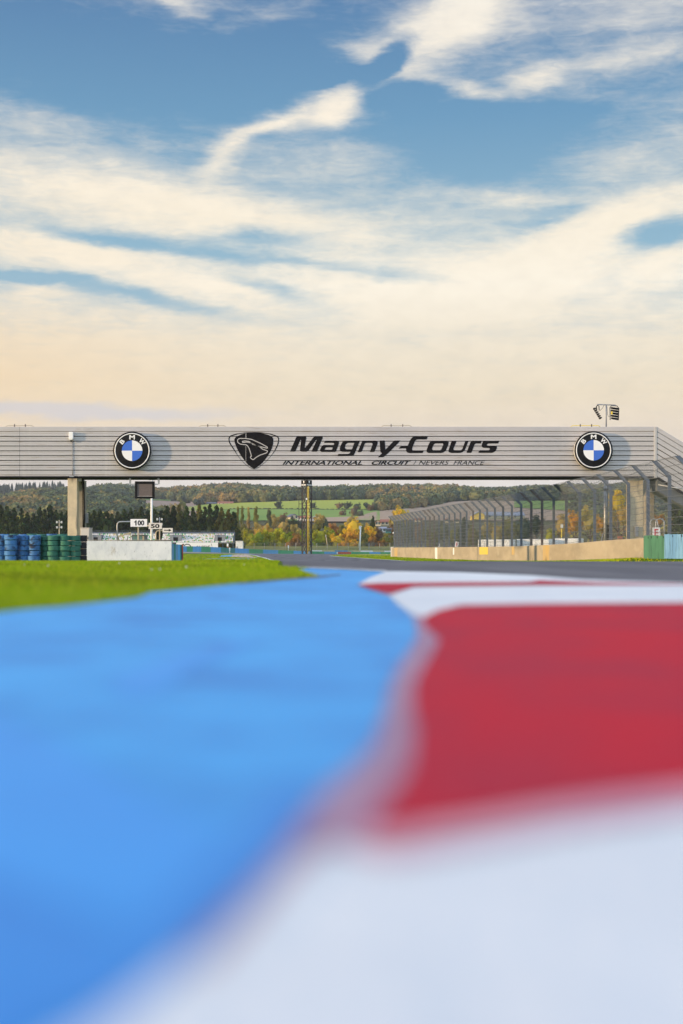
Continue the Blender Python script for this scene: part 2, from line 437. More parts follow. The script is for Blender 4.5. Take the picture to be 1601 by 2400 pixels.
def barrier(name, a, b, dark): return mat(name, a, b, rough=.7, scale=1.2, stretch=(1, 1, .4), streak=[(dark, 3.0, (2.2, 2.2, .22), .54, .68)], bump=.2)
M['bar_green'] = barrier('bar_green', (.08, .40, .19), (.065, .33, .18), (.03, .16, .11))
M['bar_teal'] = barrier('bar_teal', (.05, .27, .25), (.045, .22, .22), (.02, .09, .10))
M['bar_blue'] = barrier('bar_blue', (.12, .42, .78), (.10, .35, .68), (.05, .17, .34))
M['bar_lblue'] = barrier('bar_lblue', (.17, .36, .56), (.12, .28, .48), (.03, .08, .12))
M['bar_lgreen'] = barrier('bar_lgreen', (.065, .21, .125), (.05, .165, .10), (.025, .09, .06))
M['bar_red'] = barrier('bar_red', (.58, .12, .06), (.5, .1, .05), (.2, .05, .04))
M['bar_cream'] = barrier('bar_cream', (.62, .56, .30), (.56, .5, .3), (.3, .28, .16))
M['bar_sage'] = barrier('bar_sage', (.40, .46, .33), (.36, .42, .3), (.2, .24, .16))
M['yellow_patch'] = mat('yellow_patch', (.66, .50, .05), (.58, .46, .12), rough=.8, scale=2, stretch=(1, 1, .3))
M['orange_patch'] = mat('orange_patch', (.50, .34, .12), (.42, .33, .19), rough=.85, scale=2, stretch=(1, 1, .3))
M['steel'] = mat('steel', (.42, .43, .44), (.35, .36, .37), rough=.45, metal=.5, scale=4)
M['galv'] = mat('galv', (.30, .31, .33), (.24, .25, .27), rough=.55, metal=.4, scale=3)
M['post'] = mat('post', (.12, .15, .195), (.095, .12, .16), rough=.6, metal=.3, scale=2)
M['post_rust'] = mat('post_rust', (.15, .115, .10), (.11, .09, .085), rough=.7, metal=.2, scale=3)
M['post_dark'] = mat('post_dark', (.035, .05, .075), rough=.5, metal=.2)
M['wire'] = mat('wire', (.15, .17, .19), rough=.6, metal=.3)
M['pipe_tan'] = mat('pipe_tan', (.45, .38, .26), rough=.5, metal=.2)
M['screen'] = mat('screen', (.13, .10, .09), (.10, .08, .075), rough=.5, scale=14)
M['tyre_blue'] = mat('tyre_blue', (.07, .24, .52), (.055, .18, .41), rough=.6, scale=1.3, streak=[((.012, .025, .06), 2.4, (1, 1, 1), .52, .62)], bump=.2)
M['tyre_green'] = mat('tyre_green', (.042, .20, .14), (.034, .155, .115), rough=.6, scale=1.4, streak=[((.012, .035, .035), 1.8, (1, 1, 1), .60, .68)], bump=.2)
M['tyre_black'] = mat('tyre_black', (.012, .012, .02), (.018, .018, .026), rough=.7, scale=3)
M['seat_white'] = mat('seat_white', (.80, .80, .78), rough=.5)
M['seat_green'] = mat('seat_green', (.10, .45, .16), rough=.5)
M['seat_yellow'] = mat('seat_yellow', (.62, .55, .18), rough=.5)
M['seat_tan'] = mat('seat_tan', (.62, .50, .38), rough=.5)
M['stand_grey'] = mat('stand_grey', (.14, .16, .18), (.11, .125, .14), rough=.7, scale=1)
M['tower_dark'] = mat('tower_dark', (.045, .04, .04), rough=.6, metal=.3)
M['tower_yellow'] = mat('tower_yellow', (.75, .55, .04), rough=.4)
M['lamp_glass'] = mat('lamp_glass', (.55, .55, .52), rough=.2, metal=.3)
M['red'] = mat('red', (.55, .03, .05), rough=.5)
M['roof_slate'] = mat('roof_slate', (.10, .11, .15), rough=.6)
M['roof_tile'] = mat('roof_tile', (.36, .13, .07), (.28, .11, .07), rough=.8, scale=.5)
M['roof_blue'] = mat('roof_blue', (.30, .33, .40), rough=.5)
M['wall_cream'] = mat('wall_cream', (.62, .52, .36), rough=.85)
M['wall_white'] = mat('wall_white', (.72, .71, .67), rough=.8)
M['wall_yellow'] = mat('wall_yellow', (.78, .56, .10), rough=.7)
M['glass'] = mat('glass', (.05, .08, .08), rough=.15)
M['hut_glass'] = mat('hut_glass', (.12, .22, .20), rough=.2)
M['bark'] = mat('bark', (.12, .09, .065), (.08, .06, .045), rough=.9, scale=3)
M['leaf'] = foliage_mat('leaf')
M['leaf_conifer'] = foliage_mat('leaf_conifer', .08)
M['forest'] = foliage_mat('forest', .0)
M['grass_blade'] = foliage_mat('grass_blade', .35)
M['crop_light'] = mat('crop_light', (.39, .42, .07), (.33, .39, .07), rough=.95, scale=.02, stretch=(1, .25, 1), streak=[((.37, .39, .09), .05, (.3, 1.5, 1), .5, .7)], spec=.05)
M['crop_green'] = mat('crop_green', (.20, .31, .075), (.24, .33, .08), rough=.95, scale=.015, spec=.05)
M['plough'] = mat('plough', (.40, .28, .19), (.46, .34, .24), rough=1., scale=.012, stretch=(1, .3, 1), streak=[((.54, .43, .32), .06, (.2, 1.6, 1), .55, .7)], spec=.05)
M['plough_red'] = mat('plough_red', (.46, .31, .23), (.38, .27, .20), rough=1., scale=.012, spec=.05)
M['bank'] = mat('bank', (.20, .20, .05), (.26, .24, .08), rough=1., scale=.12, spec=.05)
M['hedge'] = mat('hedge', (.05, .07, .03), rough=1.)
M['hill_ground'] = mat('hill_ground', (.09, .10, .04), (.13, .11, .06), rough=1., scale=.02, spec=.05)

# ------------------------------------------------------------------ terrain
bm = MB()
xs = [-500, -120, -40, -12, -4, 0, 4, 12, 40, 120, 500]
ys = YB
for j in range(len(ys)):
    for i in range(len(xs)): bm.v.append((xs[i], ys[j], zg(ys[j]) - .03))
for j in range(len(ys) - 1):
    for i in range(len(xs) - 1):
        a = j * len(xs) + i; bm.f.append((a, a + 1, a + 1 + len(xs), a + len(xs))); bm.mi.append(0); bm.sm.append(False)
tag(bm.build('ground', M['turf']), kind='structure')

RIDGE = [(-900, 1150), (0, 1148), (60, 1146), (130, 1142), (195, 1145), (240, 1138), (290, 1135), (330, 1142), (355, 1147), (390, 1145), (430, 1142), (500, 1137), (530, 1133), (570, 1135), (620, 1140),
         (660, 1141), (730, 1143), (780, 1141), (830, 1139), (900, 1138), (1000, 1137), (1050, 1138), (1100, 1143), (1150, 1145), (1250, 1141), (1330, 1137), (1400, 1136), (1470, 1134), (1601, 1133), (2500, 1130)]
def ridge(px): return float(np.interp(px, [a for a, b in RIDGE], [b for a, b in RIDGE]))
def ymid(px): return float(np.interp(px, [0, 200, 430, 700, 880, 1000, 1100, 1200, 1601], [1182, 1170, 1186, 1173, 1171, 1186, 1174, 1176, 1180]))
TD = [700, 900, 1100, 1500, 2400, 3300]
def trow(px): return [1294.5, 1262, 1222, ymid(px), ridge(px) + 17, ridge(px) + 36]
def tz(x, d):
    if d <= 700: return zg(d)
    px = 800.5 + x * F / d
    r = trow(px); zz = [CZ + (HZ - r[i]) * TD[i] / F for i in range(6)]
    return float(np.interp(d, TD, zz))
def terr_at(px, py):
    """point of the hillside that lies under a photo position"""
    r = trow(px)
    for i in range(4):
        if r[i] >= py >= r[i + 1]:
            z0, z1 = CZ + (HZ - r[i]) * TD[i] / F, CZ + (HZ - r[i + 1]) * TD[i + 1] / F
            k0, k1 = (HZ - py) / F * TD[i] + CZ - z0, (HZ - py) / F * TD[i + 1] + CZ - z1
            t = k0 / (k0 - k1); d = TD[i] + t * (TD[i + 1] - TD[i])
            return Vector((X(px, d), d, z0 + t * (z1 - z0)))
    d = TD[4] if py < r[4] else TD[0]
    return Vector((X(px, d), d, tz(X(px, d), d)))
tm = MB()
cols = list(range(-2600, 4200, 40)); rows = [690, 700, 800, 900, 1000, 1100, 1200, 1300, 1400, 1500, 1700, 1900, 2150, 2400, 2800, 3300]
for d in rows:
    for c in cols: tm.v.append((X(c, d), d, (tz(X(c, d), d) if d > 690 else zg(690)) - (.2 if d <= 700 else 0)))
for j in range(len(rows) - 1):
    for i in range(len(cols) - 1):
        a = j * len(cols) + i; tm.f.append((a, a + 1, a + 1 + len(cols), a + len(cols))); tm.mi.append(0); tm.sm.append(True)
tag(tm.build('hills', M['hill_ground']), kind='structure')

def drape(name, top, bot, m, off=.8, x0=None, x1=None, step=12, nr=10):
    x0 = x0 if x0 is not None else top[0][0]; x1 = x1 if x1 is not None else top[-1][0]
    mb = MB(); n = max(2, int((x1 - x0) / step) + 1)
    for i in range(n):
        px = x0 + (x1 - x0) * i / (n - 1)
        a = np.interp(px, [p[0] for p in top], [p[1] for p in top]); b = np.interp(px, [p[0] for p in bot], [p[1] for p in bot])
        for j in range(nr + 1):
            p = terr_at(px, b + (a - b) * j / nr); mb.v.append((p.x, p.y, p.z + off))
    for i in range(n - 1):
        for j in range(nr):
            q = i * (nr + 1) + j; mb.f.append((q, q + nr + 1, q + nr + 2, q + 1)); mb.mi.append(0); mb.sm.append(True)
    return tag(mb.build(name, m), kind='structure')
drape('field', [(425, 1192), (480, 1184), (560, 1180), (640, 1177.5), (700, 1175), (890, 1172)], [(425, 1200), (560, 1194), (760, 1195.5), (890, 1197)], M['crop_light'])
drape('field', [(470, 1198), (560, 1194.8), (760, 1196.2), (890, 1197.5)], [(470, 1222), (890, 1222)], M['crop_green'])
drape('field', [(830, 1216), (870, 1203), (900, 1198), (1000, 1190), (1060, 1177.5), (1110, 1175), (1340, 1177)], [(830, 1222), (1340, 1222)], M['plough'])
drape('field', [(700, 1219), (830, 1214)], [(700, 1226), (830, 1226)], M['plough'], off=1.3)
drape('field', [(195, 1171), (300, 1171.5), (430, 1178), (460, 1177)], [(195, 1182), (460, 1212)], M['plough_red'])
drape('field', [(195, 1168), (235, 1169), (300, 1170.5), (400, 1174)], [(195, 1175.5), (235, 1172.5), (300, 1172.5), (400, 1176)], M['crop_green'], off=1.3)
drape('field', [(-60, 1160), (55, 1161), (60, 1162)], [(-60, 1184), (20, 1184), (60, 1163)], M['crop_green'])
drape('field', [(1205, 1177), (1330, 1176), (1420, 1178)], [(1205, 1192), (1330, 1200), (1420, 1196)], M['crop_green'], off=1.3)
drape('field', [(1520, 1184), (1680, 1185)], [(1520, 1205), (1680, 1208)], M['crop_green'])

# ------------------------------------------------------------------ track surface
def g(px, s): d = CZ * F / s; return (X(px, d), d)
def gp(pts): return [g(px, py - HZ) for px, py in pts]
track = [(-.70, 16.9), (-4.2, 100), (-9.2, 170), (-12.9, 215), (-17.4, 262), (-24, 330), (8, 330), (-.8, 250), (-1.9, 215), (0, 200), (4.2, 140), (6, 101), (7.4, 90), (12.2, 76), (18, 62), (30, 45), (60, 30), (60, 2), (2.6, 2), (1.9, 8.0), (1.4, 12), (.4, 14)]
tag(sheet('track', track, 0.0, M['asphalt']), kind='structure')
# painted run-off (blue)
GB = [(-500, 1475), (-150, 1448), (0, 1438), (70, 1430), (138, 1425), (245, 1413), (320, 1403), (332, 1398), (349, 1391), (449, 1381), (551, 1370), (653, 1361), (748, 1352.5), (733, 1347), (712, 1340), (697, 1335), (728, 1333), (690, 1331.5), (700, 1330)]
KB = [(905, 1341), (867, 1355.6), (838, 1373), (875, 1386), (913, 1398.5), (930, 1417), (950, 1432), (968, 1447), (974, 1470), (980, 1500), (960, 1535), (935, 1573), (915, 1620), (905, 1675), (878, 1767), (807, 1838), (750, 1895), (710, 1945), (672, 2010), (600, 2110), (505, 2215), (345, 2360), (240, 2450), (40, 2580), (-400, 2760)]
blue = gp(GB) + gp(KB)[0:] + [(-.62, .30), (-.9, -1.5), (-3, -6), (-14, -6), (-10, 0)]
tag(sheet('run_off', blue, .004, M['blue_paint']), kind='structure')
# kerb: white bed with red blocks, worn inner edge
wb = gp([(905, 1339.8), (1082, 1343), (1243, 1350), (1366, 1360), (1601, 1368), (2400, 1385)]) + [(8, 2), (8, -3), (-.6, -3), (-.62, .30)] + gp(KB)[::-1]
tag(sheet('kerb', wb, .006, M['white_paint']), kind='structure')
red1 = gp([(990, 1455), (1028, 1436), (1082, 1423), (1243, 1420), (1601, 1417), (2600, 1410), (2600, 1790), (1601, 1872), (1360, 1905), (1123, 1950), (919, 1985), (868, 1978), (864, 1945), (919, 1879), (960, 1818), (975, 1736), (965, 1675), (970, 1614), (1006, 1552), (1031, 1511), (1000, 1480)])
tag(sheet('kerb_block', red1, .009, M['red_paint']), kind='structure')
red2 = gp([(838, 1373), (894, 1369.5), (1100, 1367.5), (1240, 1367), (1264, 1363), (1340, 1366), (1404, 1368.5), (1601, 1372), (2200, 1376), (2200, 1380), (1601, 1374), (1243, 1375), (1082, 1377), (969, 1379), (932, 1391), (913, 1397.5), (875, 1386)])
tag(sheet('kerb_block', red2, .009, M['red_paint']), kind='structure')
edge = gp([(968, 1447), (990, 1452), (1000, 1480), (1031, 1511), (1006, 1552), (970, 1614), (965, 1675), (975, 1736), (960, 1818), (919, 1879), (864, 1945), (868, 1978), (800, 1990), (760, 1960), (740, 1900), (807, 1838), (878, 1767), (905, 1675), (915, 1620), (935, 1573), (960, 1535), (980, 1500), (974, 1470)])
tag(sheet('kerb_edge', edge, .0085, M['worn_edge']), kind='structure')
# light falloff towards the near left painted as darker blue patches, and the scuffed edges of the kerb blocks
M['blue_dimmed'] = mat('blue_dimmed', (.045, .25, .66), (.05, .28, .70), rough=.5, scale=4, spec=.25)
M['blue_half_dimmed'] = mat('blue_half_dimmed', (.058, .32, .76), (.062, .35, .80), rough=.5, scale=3, spec=.25)
tag(sheet('dimming_patch', gp([(-500, 1990), (-150, 2010), (60, 2120), (200, 2170), (300, 2230), (290, 2330), (170, 2450), (-60, 2600), (-500, 2800)]), .0055, M['blue_dimmed']), kind='structure')
tag(sheet('dimming_patch', gp([(620, 1895), (680, 1870), (735, 1880), (700, 1940), (655, 2010), (560, 2130), (430, 2265), (250, 2430), (120, 2440), (330, 2200), (480, 2060), (570, 1960)]), .0060, M['blue_dimmed']), kind='structure')  # dark streak along the kerb edge, run on into the painted falloff
tag(sheet('dimming_patch', gp([(-500, 1640), (-100, 1660), (150, 1760), (330, 1880), (480, 1950), (560, 1960), (470, 2060), (320, 2205), (60, 2115), (-150, 2005), (-500, 1985)]), .0050, M['blue_half_dimmed']), kind='structure')
tag(sheet('dimming_patch', gp([(260, 1600), (420, 1540), (620, 1500), (560, 1530), (450, 1575), (360, 1640), (280, 1640)]), .0050, M['blue_half_dimmed']), kind='structure')
M['pink_worn'] = mat('pink_worn', (.66, .34, .42), (.70, .44, .50), rough=.7, scale=6, spec=.1)
tag(sheet('kerb_wear', gp([(868, 1979), (919, 1986), (1123, 1951), (1360, 1906), (1601, 1873), (2600, 1791), (2600, 1850), (1601, 1925), (1360, 1958), (1123, 2000), (919, 2035), (840, 2020), (790, 1995)]), .0088, M['pink_worn']), kind='structure')
tag(sheet('kerb_edge', gp([(745, 1903), (800, 1992), (700, 2050), (600, 2165), (480, 2290), (430, 2300), (508, 2216), (603, 2111), (675, 2011), (713, 1946)]), .0083, M['worn_edge']), kind='structure')
# edge line beside the run-off, far line, bare soil by the turf
line = gp([(698, 1330), (905, 1339.5), (905, 1342.5), (820, 1337), (700, 1332)])
tag(sheet('edge_line', line, .012, M['white_paint']), kind='structure')
far_line = [(-4.25, 98), (-9.25, 170), (-12.95, 215), (-17.45, 262), (-17.1, 262), (-12.6, 215), (-8.95, 170), (-4.0, 98)]
tag(sheet('edge_line', far_line, .012, M['white_paint']), kind='structure')
rl = [(-2.0, 215), (-.1, 200), (4.1, 140), (5.9, 101), (6.1, 101), (4.35, 140), (.2, 200), (-1.6, 217)]
tag(sheet('edge_line', rl, .012, M['white_paint']), kind='structure')
tag(sheet('soil_strip', gp([(745, 1352.6), (800, 1347), (797, 1349), (748, 1355), (650, 1363), (560, 1371), (560, 1369), (650, 1360)]), .007, M['dirt']), kind='structure')
def gf(pts): return [(X(px, dof_s(s)), dof_s(s)) for px, s in pts]
tag(sheet('kerb', gf([(514, 15.2), (520, 11.5), (546, 10), (541, 15.5)]), .014, M['blue_paint']), kind='structure')
tag(sheet('kerb', gf([(541, 15.5), (546, 10), (576, 8.8), (586, 12), (606, 18.4)]), .014, M['pink_paint']), kind='structure')
tag(sheet('drain_strip', gf([(466, 20.4), (500, 19.6), (585, 19.6), (600, 20.6)]), .014, M['bar_lblue']), kind='structure')
tag(sheet('gravel_bed', [(X(828, 262), 262), (X(925, 262), 262), (X(925, 235), 235), (X(850, 240), 240)], .002, M['gravel']), kind='structure')

# ------------------------------------------------------------------ grass verge blades
def pip(poly, x, y):
    inside = np.zeros(len(x), bool); n = len(poly)
    for i in range(n):
        x1, y1 = poly[i - 1]; x2, y2 = poly[i]
        c = ((y1 > y) != (y2 > y)) & (x < (x2 - x1) * (y - y1) / (y2 - y1 + 1e-12) + x1); inside ^= c
    return inside
def blades(name, x, y, z0, h, w, cols):
    n = len(x); a = NR.rand(n) * 2 * np.pi; ln = h * NR.uniform(.1, .7, n); la = NR.rand(n) * 2 * np.pi
    V = np.zeros((n, 3, 3)); dx, dy = np.cos(a) * w / 2, np.sin(a) * w / 2
    V[:, 0] = np.stack([x - dx, y - dy, z0], 1); V[:, 1] = np.stack([x + dx, y + dy, z0], 1)
    V[:, 2] = np.stack([x + ln * np.cos(la), y + ln * np.sin(la), z0 + h], 1)
    T = np.arange(n * 3).reshape(n, 3)
    C = np.repeat(cols[:, None, :], 3, 1).reshape(-1, 3)
    return tag(link(name, npmesh(name, V.reshape(-1, 3), T, C, M['grass_blade'])), kind='stuff')
def gcols(n, x, y):
    base = np.array([[.27, .40, .010], [.18, .32, .008], [.39, .46, .015], [.08, .17, .006], [.38, .33, .08]])
    ph = 1.3 * np.sin(x * 2.1 + np.sin(y * 1.3) * 1.7) + 1.1 * np.sin(y * .9 + x * .7)
    k = np.clip((ph + NR.normal(0, 1.1, n) + 2) / 4 * 3.2, 0, 3.2).astype(int); k[NR.rand(n) < .05] = 4
    return base[k] * NR.uniform(.8, 1.2, (n, 1))
gpoly = gp([p for p in GB if p[0] > -400]) + [(-.8, 17.5), (-2.2, 50), (-22, 50), (-8, 6), (-5, 3.0)]
n = 330000
d = 3.2 + (50 - 3.2) * NR.rand(n) ** 1.15; x = (NR.uniform(-150, 790, n) - 800.5) * d / F
k = pip(gpoly, x, d); x, d = x[k], d[k]
zz = np.interp(d, YB, ZB) - .03
hump = .5 + .5 * np.sin(x * 1.3 + 1) * np.sin(d * .45)
h = (.028 + .03 * NR.rand(len(x)) + .012 * hump)
wd = np.clip(.004 + d * .0006, .004, .03)
go = blades('grass', x, d, zz, h, wd, gcols(len(x), x, d)); go['label'] = 'short bright green grass on the left beside the blue run-off'; go['category'] = 'grass'
# distant turf: rougher tufts on both verges
n = 90000
d = NR.uniform(100, 300, n); x = (NR.uniform(-60, 1650, n) - 800.5) * d / F
k = ~pip(track, x, d); x, d = x[k], d[k]
fg = blades('grass', x, d, np.interp(d, YB, ZB) - .03, NR.uniform(.04, .12, len(x)), .10, gcols(len(x), x, d)); fg['label'] = 'mown green verge grass beyond the crest of the track'; fg['category'] = 'grass'
# pale clover heads in the near grass
fm = MB()
for i in range(7):
    d_ = R.uniform(12, 24); px = R.uniform(10, 690); s_ = CZ * F / d_
    if HZ + s_ > np.interp(px, [0, 350, 750], [1432, 1388, 1350]): continue
    p = Vector((X(px, d_), d_, zg(d_) + .03)); r_ = R.uniform(.006, .010)
    fm.lathe([(.001, -r_), (r_ * .8, -r_ * .5), (r_, 0), (r_ * .8, r_ * .5), (.001, r_)], 7, p)
tag(fm.build('clover_heads', M['white_dirty']), 'pale clover heads scattered through the near grass', 'flowers', kind='stuff')

# ------------------------------------------------------------------ right wall and verge
def wl(px_d): return px_d
def wX(d): return 21.28 - .0704 * d
WT = [(74.4, .86), (82, .80), (90, .67), (98, .60), (108.7, .53), (120, .52), (145, .53), (170, .56), (202, .62)]
WF = [(74.4, -.22), (85, -.42), (96.6, -.60), (117, -.76), (163, -.83), (202, -.78)]
def wt_(d): return float(np.interp(d, [a for a, b in WT], [b for a, b in WT]))
def wf_(d): return float(np.interp(d, [a for a, b in WF], [b for a, b in WF]))
wallr = thing('concrete_wall', 'long bare concrete wall with yellow patches under the tall catch fence on the right', 'wall', (wX(75), 75, 0))
mb = MB(); dd = np.linspace(74.4, 202, 70)
def loc(v, o): return (v[0] - o.location.x, v[1] - o.location.y, v[2] - o.location.z)
for d_ in dd:
    x_ = wX(d_); a, b = wt_(d_), wf_(d_) - .6
    for q in ((x_, d_, b), (x_, d_, a - .03), (x_ + .03, d_, a), (x_ + .37, d_, a), (x_ + .4, d_, a - .03), (x_ + .4, d_, b)): mb.v.append(loc(q, wallr))
for i in range(len(dd) - 1):
    for k in range(5):
        a = i * 6 + k; mb.f.append((a, a + 1, a + 7, a + 6)); mb.mi.append(0); mb.sm.append(False)
mb.f.append((0, 5, 4, 3, 2, 1)); mb.mi.append(0); mb.sm.append(False)
e = (len(dd) - 1) * 6; mb.f.append((e, e + 1, e + 2, e + 3, e + 4, e + 5)); mb.mi.append(0); mb.sm.append(False)
mb.build('wall', M['concrete'], wallr)
def dpx(px): return 70970 / (px - 565)
def wpatch(name, pa, pb, ya, yb, m, proud=.006):
    d0, d1 = dpx(pa), dpx(pb); mb = MB()
    vs = []
    for d_ in (d0, d1):
        for yy in (ya, yb):
            z_ = max(min(Z(yy, d_), wt_(d_) - .035), wf_(d_) + .02)
            vs += [loc((wX(d_) - proud, d_, z_), wallr), loc((wX(d_) + .05, d_, z_), wallr)]
    mb.add(vs, [(0, 2, 6, 4), (0, 4, 5, 1), (2, 3, 7, 6), (0, 1, 3, 2), (4, 6, 7, 5)])
    return mb.build(name, m, wallr)
wpatch('painted_stripe', 1019, 1024.5, 1283, 1312, M['white'])
wpatch('painted_stripe', 1061, 1064, 1284, 1300, M['white'])
wpatch('painted_patch', 1123, 1143, 1280, 1299.5, M['yellow_patch'])
wpatch('painted_patch', 1199, 1205, 1280, 1300, M['orange_patch'])
wpatch('painted_patch', 1272, 1287, 1270, 1316, M['orange_patch'])
wpatch('painted_patch', 924, 931, 1284, 1304, M['orange_patch'], .02)
cap = MB(); cap.box(wX(202) - .06, wX(202) + .5, 201.6, 202.3, wf_(202) - .3, wt_(202) + .05)
c_ = cap.build('end_cap', M['white'], wallr); c_.location = (-wallr.location.x, -wallr.location.y, 0)
for zz_ in (.45, .2):
    l_ = MB(); l_.lathe([(.001, -.03), (.09, -.03), (.09, 0)], 10, (wX(202) + .12, 201.59, zz_), 'Y'); q = l_.build('reflector', M['bar_red'], c_)
# sloping grass verge at the wall foot
mb = MB()
for d_ in np.linspace(60, 206, 60):
    xa = wX(d_) + .2 if d_ > 74 else 16.07 + (74 - d_) * .9 + .2
    z1 = wf_(d_); w_ = np.interp(d_, [60, 90, 206], [2.6, 3.0, 3.2])
    for t in np.linspace(0, 1, 6):
        s = t * t * (3 - 2 * t); mb.v.append((xa - w_ * (1 - t), d_, (zg(d_) - .05) * (1 - s) + z1 * s + .015 * math.sin(d_ * 3 + t * 7)))
for i in range(59):
    for k in range(5):
        a = i * 6 + k; mb.f.append((a, a + 1, a + 7, a + 6)); mb.mi.append(0); mb.sm.append(True)
tag(mb.build('verge', M['turf']), kind='structure')
n = 26000
d = NR.uniform(62, 204, n); t = NR.rand(n)
xa = np.where(d > 74, 21.28 - .0704 * d + .2, 16.27 + (74 - d) * .9); w_ = np.interp(d, [60, 90, 206], [2.6, 3.0, 3.2]); s = t * t * (3 - 2 * t)
zf = np.interp(d, [a for a, b in WF], [b for a, b in WF])
x = xa - w_ * (1 - t) - .2 * (t > .93); z = (np.interp(d, YB, ZB) - .05) * (1 - s) + zf * s
cc = gcols(n, x, d); cc[d < 80] *= np.array([1.5, 1.25, 1.])
vg = blades('grass', x, d, z - .02, NR.uniform(.05, .14, n), .07, cc); vg['label'] = 'strip of rough grass along the foot of the long concrete wall'; vg['category'] = 'grass'

# ------------------------------------------------------------------ catch fence
fence = thing('catch_fence', 'tall wire catch fence with angled posts standing on the long concrete wall', 'fence', (wX(75) + .2, 75, 0))
FT = [(60, 4.72), (73, 4.70), (108, 4.50), (150, 4.75), (202, 5.0)]
def ft_(d): return float(np.interp(d, [a for a, b in FT], [b for a, b in FT]))
pds = [67.6 + 3.78 * i for i in range(36)]; pds = [d_ for d_ in pds if d_ < 203]
def fpt(d_, z_):    # point of the fence surface at height z_: upright, then leaning over the track
    knee = ft_(d_) - .78
    lean = max(0, z_ - knee) * .95
    return Vector((wX(d_) + .2 - lean, d_, z_))
def base_z(d_): return wt_(d_) if d_ > 74.4 else .3
for i, d_ in enumerate(pds):
    zb, knee, top = base_z(d_) - .05, ft_(d_) - .78, ft_(d_)
    mt = M['post_rust'] if i in (9, 10, 17, 24, 25) else (M['post_dark'] if i == 13 else M['post'])
    mb = MB(); hw = .085; y0, y1 = d_ - .05, d_ + .05; x_ = wX(d_) + .2
    prof = [(x_ - hw, zb), (x_ + hw, zb), (x_ + hw, knee), (x_ + hw - .74, top), (x_ - hw - .80, top - .03), (x_ - hw, knee - .06)]
    vs = [loc((a, y0, b), fence) for a, b in prof] + [loc((a, y1, b), fence) for a, b in prof]
    mb.add(vs, [(0, 1, 2, 5), (5, 2, 3, 4), (6, 11, 8, 7), (11, 10, 9, 8), (1, 7, 8, 2), (2, 8, 9, 3), (3, 9, 10, 4), (4, 10, 11, 5), (5, 11, 6, 0)])
    mb.box(*[q for q in (x_ - .16 - fence.location.x, x_ + .16 - fence.location.x, y0 - .05 - 75, y1 + .05 - 75, zb, zb + .06)])
    mb.build('post', mt, fence)
# horizontal cables, slack between posts
lv = [.12 + .36 * k for k in range(13)]
for k, hgt in enumerate(lv):
    pts = []
    for i in range(len(pds) - 1):
        for t in (0, .25, .5, .75):
            d_ = pds[i] + 3.78 * t; tot = ft_(d_) - base_z(d_); z_ = base_z(d_) + hgt / 4.44 * (tot - .02)
            sag = .05 * (1 + (k > 9) * 1.6) * math.sin(math.pi * t) * (.5 + .5 * math.sin(i * 2.3 + k))
            p = fpt(d_, z_); pts.append(loc((p.x - .1, p.y, p.z - sag), fence))
    mb = MB(); mb.tube(pts, .014, 4); mb.build('cable', M['wire'], fence)
# chain link: two families of slanting wires, real wire by wire
for sgn in (1, -1):
    Vs = []; Ts = []; r_ = .0017
    pitch = .085
    L0, L1 = pds[0], pds[-1]
    u = L0 - 4.6
    while u < L1 + 4.6:
        nodes = []
        for hh in (0, 2.0, 3.66, 4.44):
            d_ = u + (hh if sgn > 0 else 4.44 - hh)
            nodes.append((d_, hh))
        for (da, ha), (db, hb) in zip(nodes[:-1], nodes[1:]):
            if max(da, db) < L0 or min(da, db) > L1: continue
            q = []
            for d_, hh in ((da, ha), (db, hb)):
                dc = min(max(d_, L0), L1); tot = ft_(dc) - base_z(dc); p = fpt(dc, base_z(dc) + hh / 4.44 * tot); q.append(loc((p.x - .08, p.y, p.z), fence))
            o = len(Vs)
            for p in q:
                Vs += [(p[0] - r_, p[1], p[2] - r_), (p[0] + r_, p[1], p[2] - r_), (p[0], p[1], p[2] + r_ * 1.4)]
            Ts += [(o, o + 1, o + 4), (o, o + 4, o + 3), (o + 1, o + 2, o + 5), (o + 1, o + 5, o + 4), (o + 2, o, o + 3), (o + 2, o + 3, o + 5)]
        u += pitch
    link('mesh_panel', npmesh('mesh_panel', Vs, Ts, None, M['wire']), fence)

# boards and cones at the wall
def board(name, label, ch, px0, px1, y0, y1, d_, colr, lean=0.):
    t = thing(name, label, 'sign', (X((px0 + px1) / 2, d_), d_, Z(y1, d_)))
    w_, h_ = (px1 - px0) * d_ / F / 2, (y1 - y0) * d_ / F
    mb = MB(); mb.box(-w_, w_, 0, .03, 0, h_); mb.build('panel', M['white'], t)
    link('lettering', text_mesh(ch, -w_ * .5, w_ * .5, h_ * .15, h_ * .85, .004, colr, .02), t, (0, -.001, 0))
    t.rotation_euler.y = lean
    return t
board('letter_board', 'small leaning white board with a red F on top of the concrete wall', 'F', 1066, 1074, 1269.5, 1282, 141.5, M['red'], rad(10))
cn = thing('traffic_cone', 'small pale cone on the concrete wall left of the leaning letter board', 'cone', (wX(dpx(1025)) + .2, dpx(1025), wt_(dpx(1025))))
mb = MB(); mb.lathe([(.17, 0), (.17, .03), (.10, .03), (.025, .42), (.001, .42)], 12); mb.build('cone_body', M['white_dirty'], cn)
mb = MB(); mb.box(-.2, .2, -.2, .2, 0, .02); mb.build('base', M['galv'], cn)

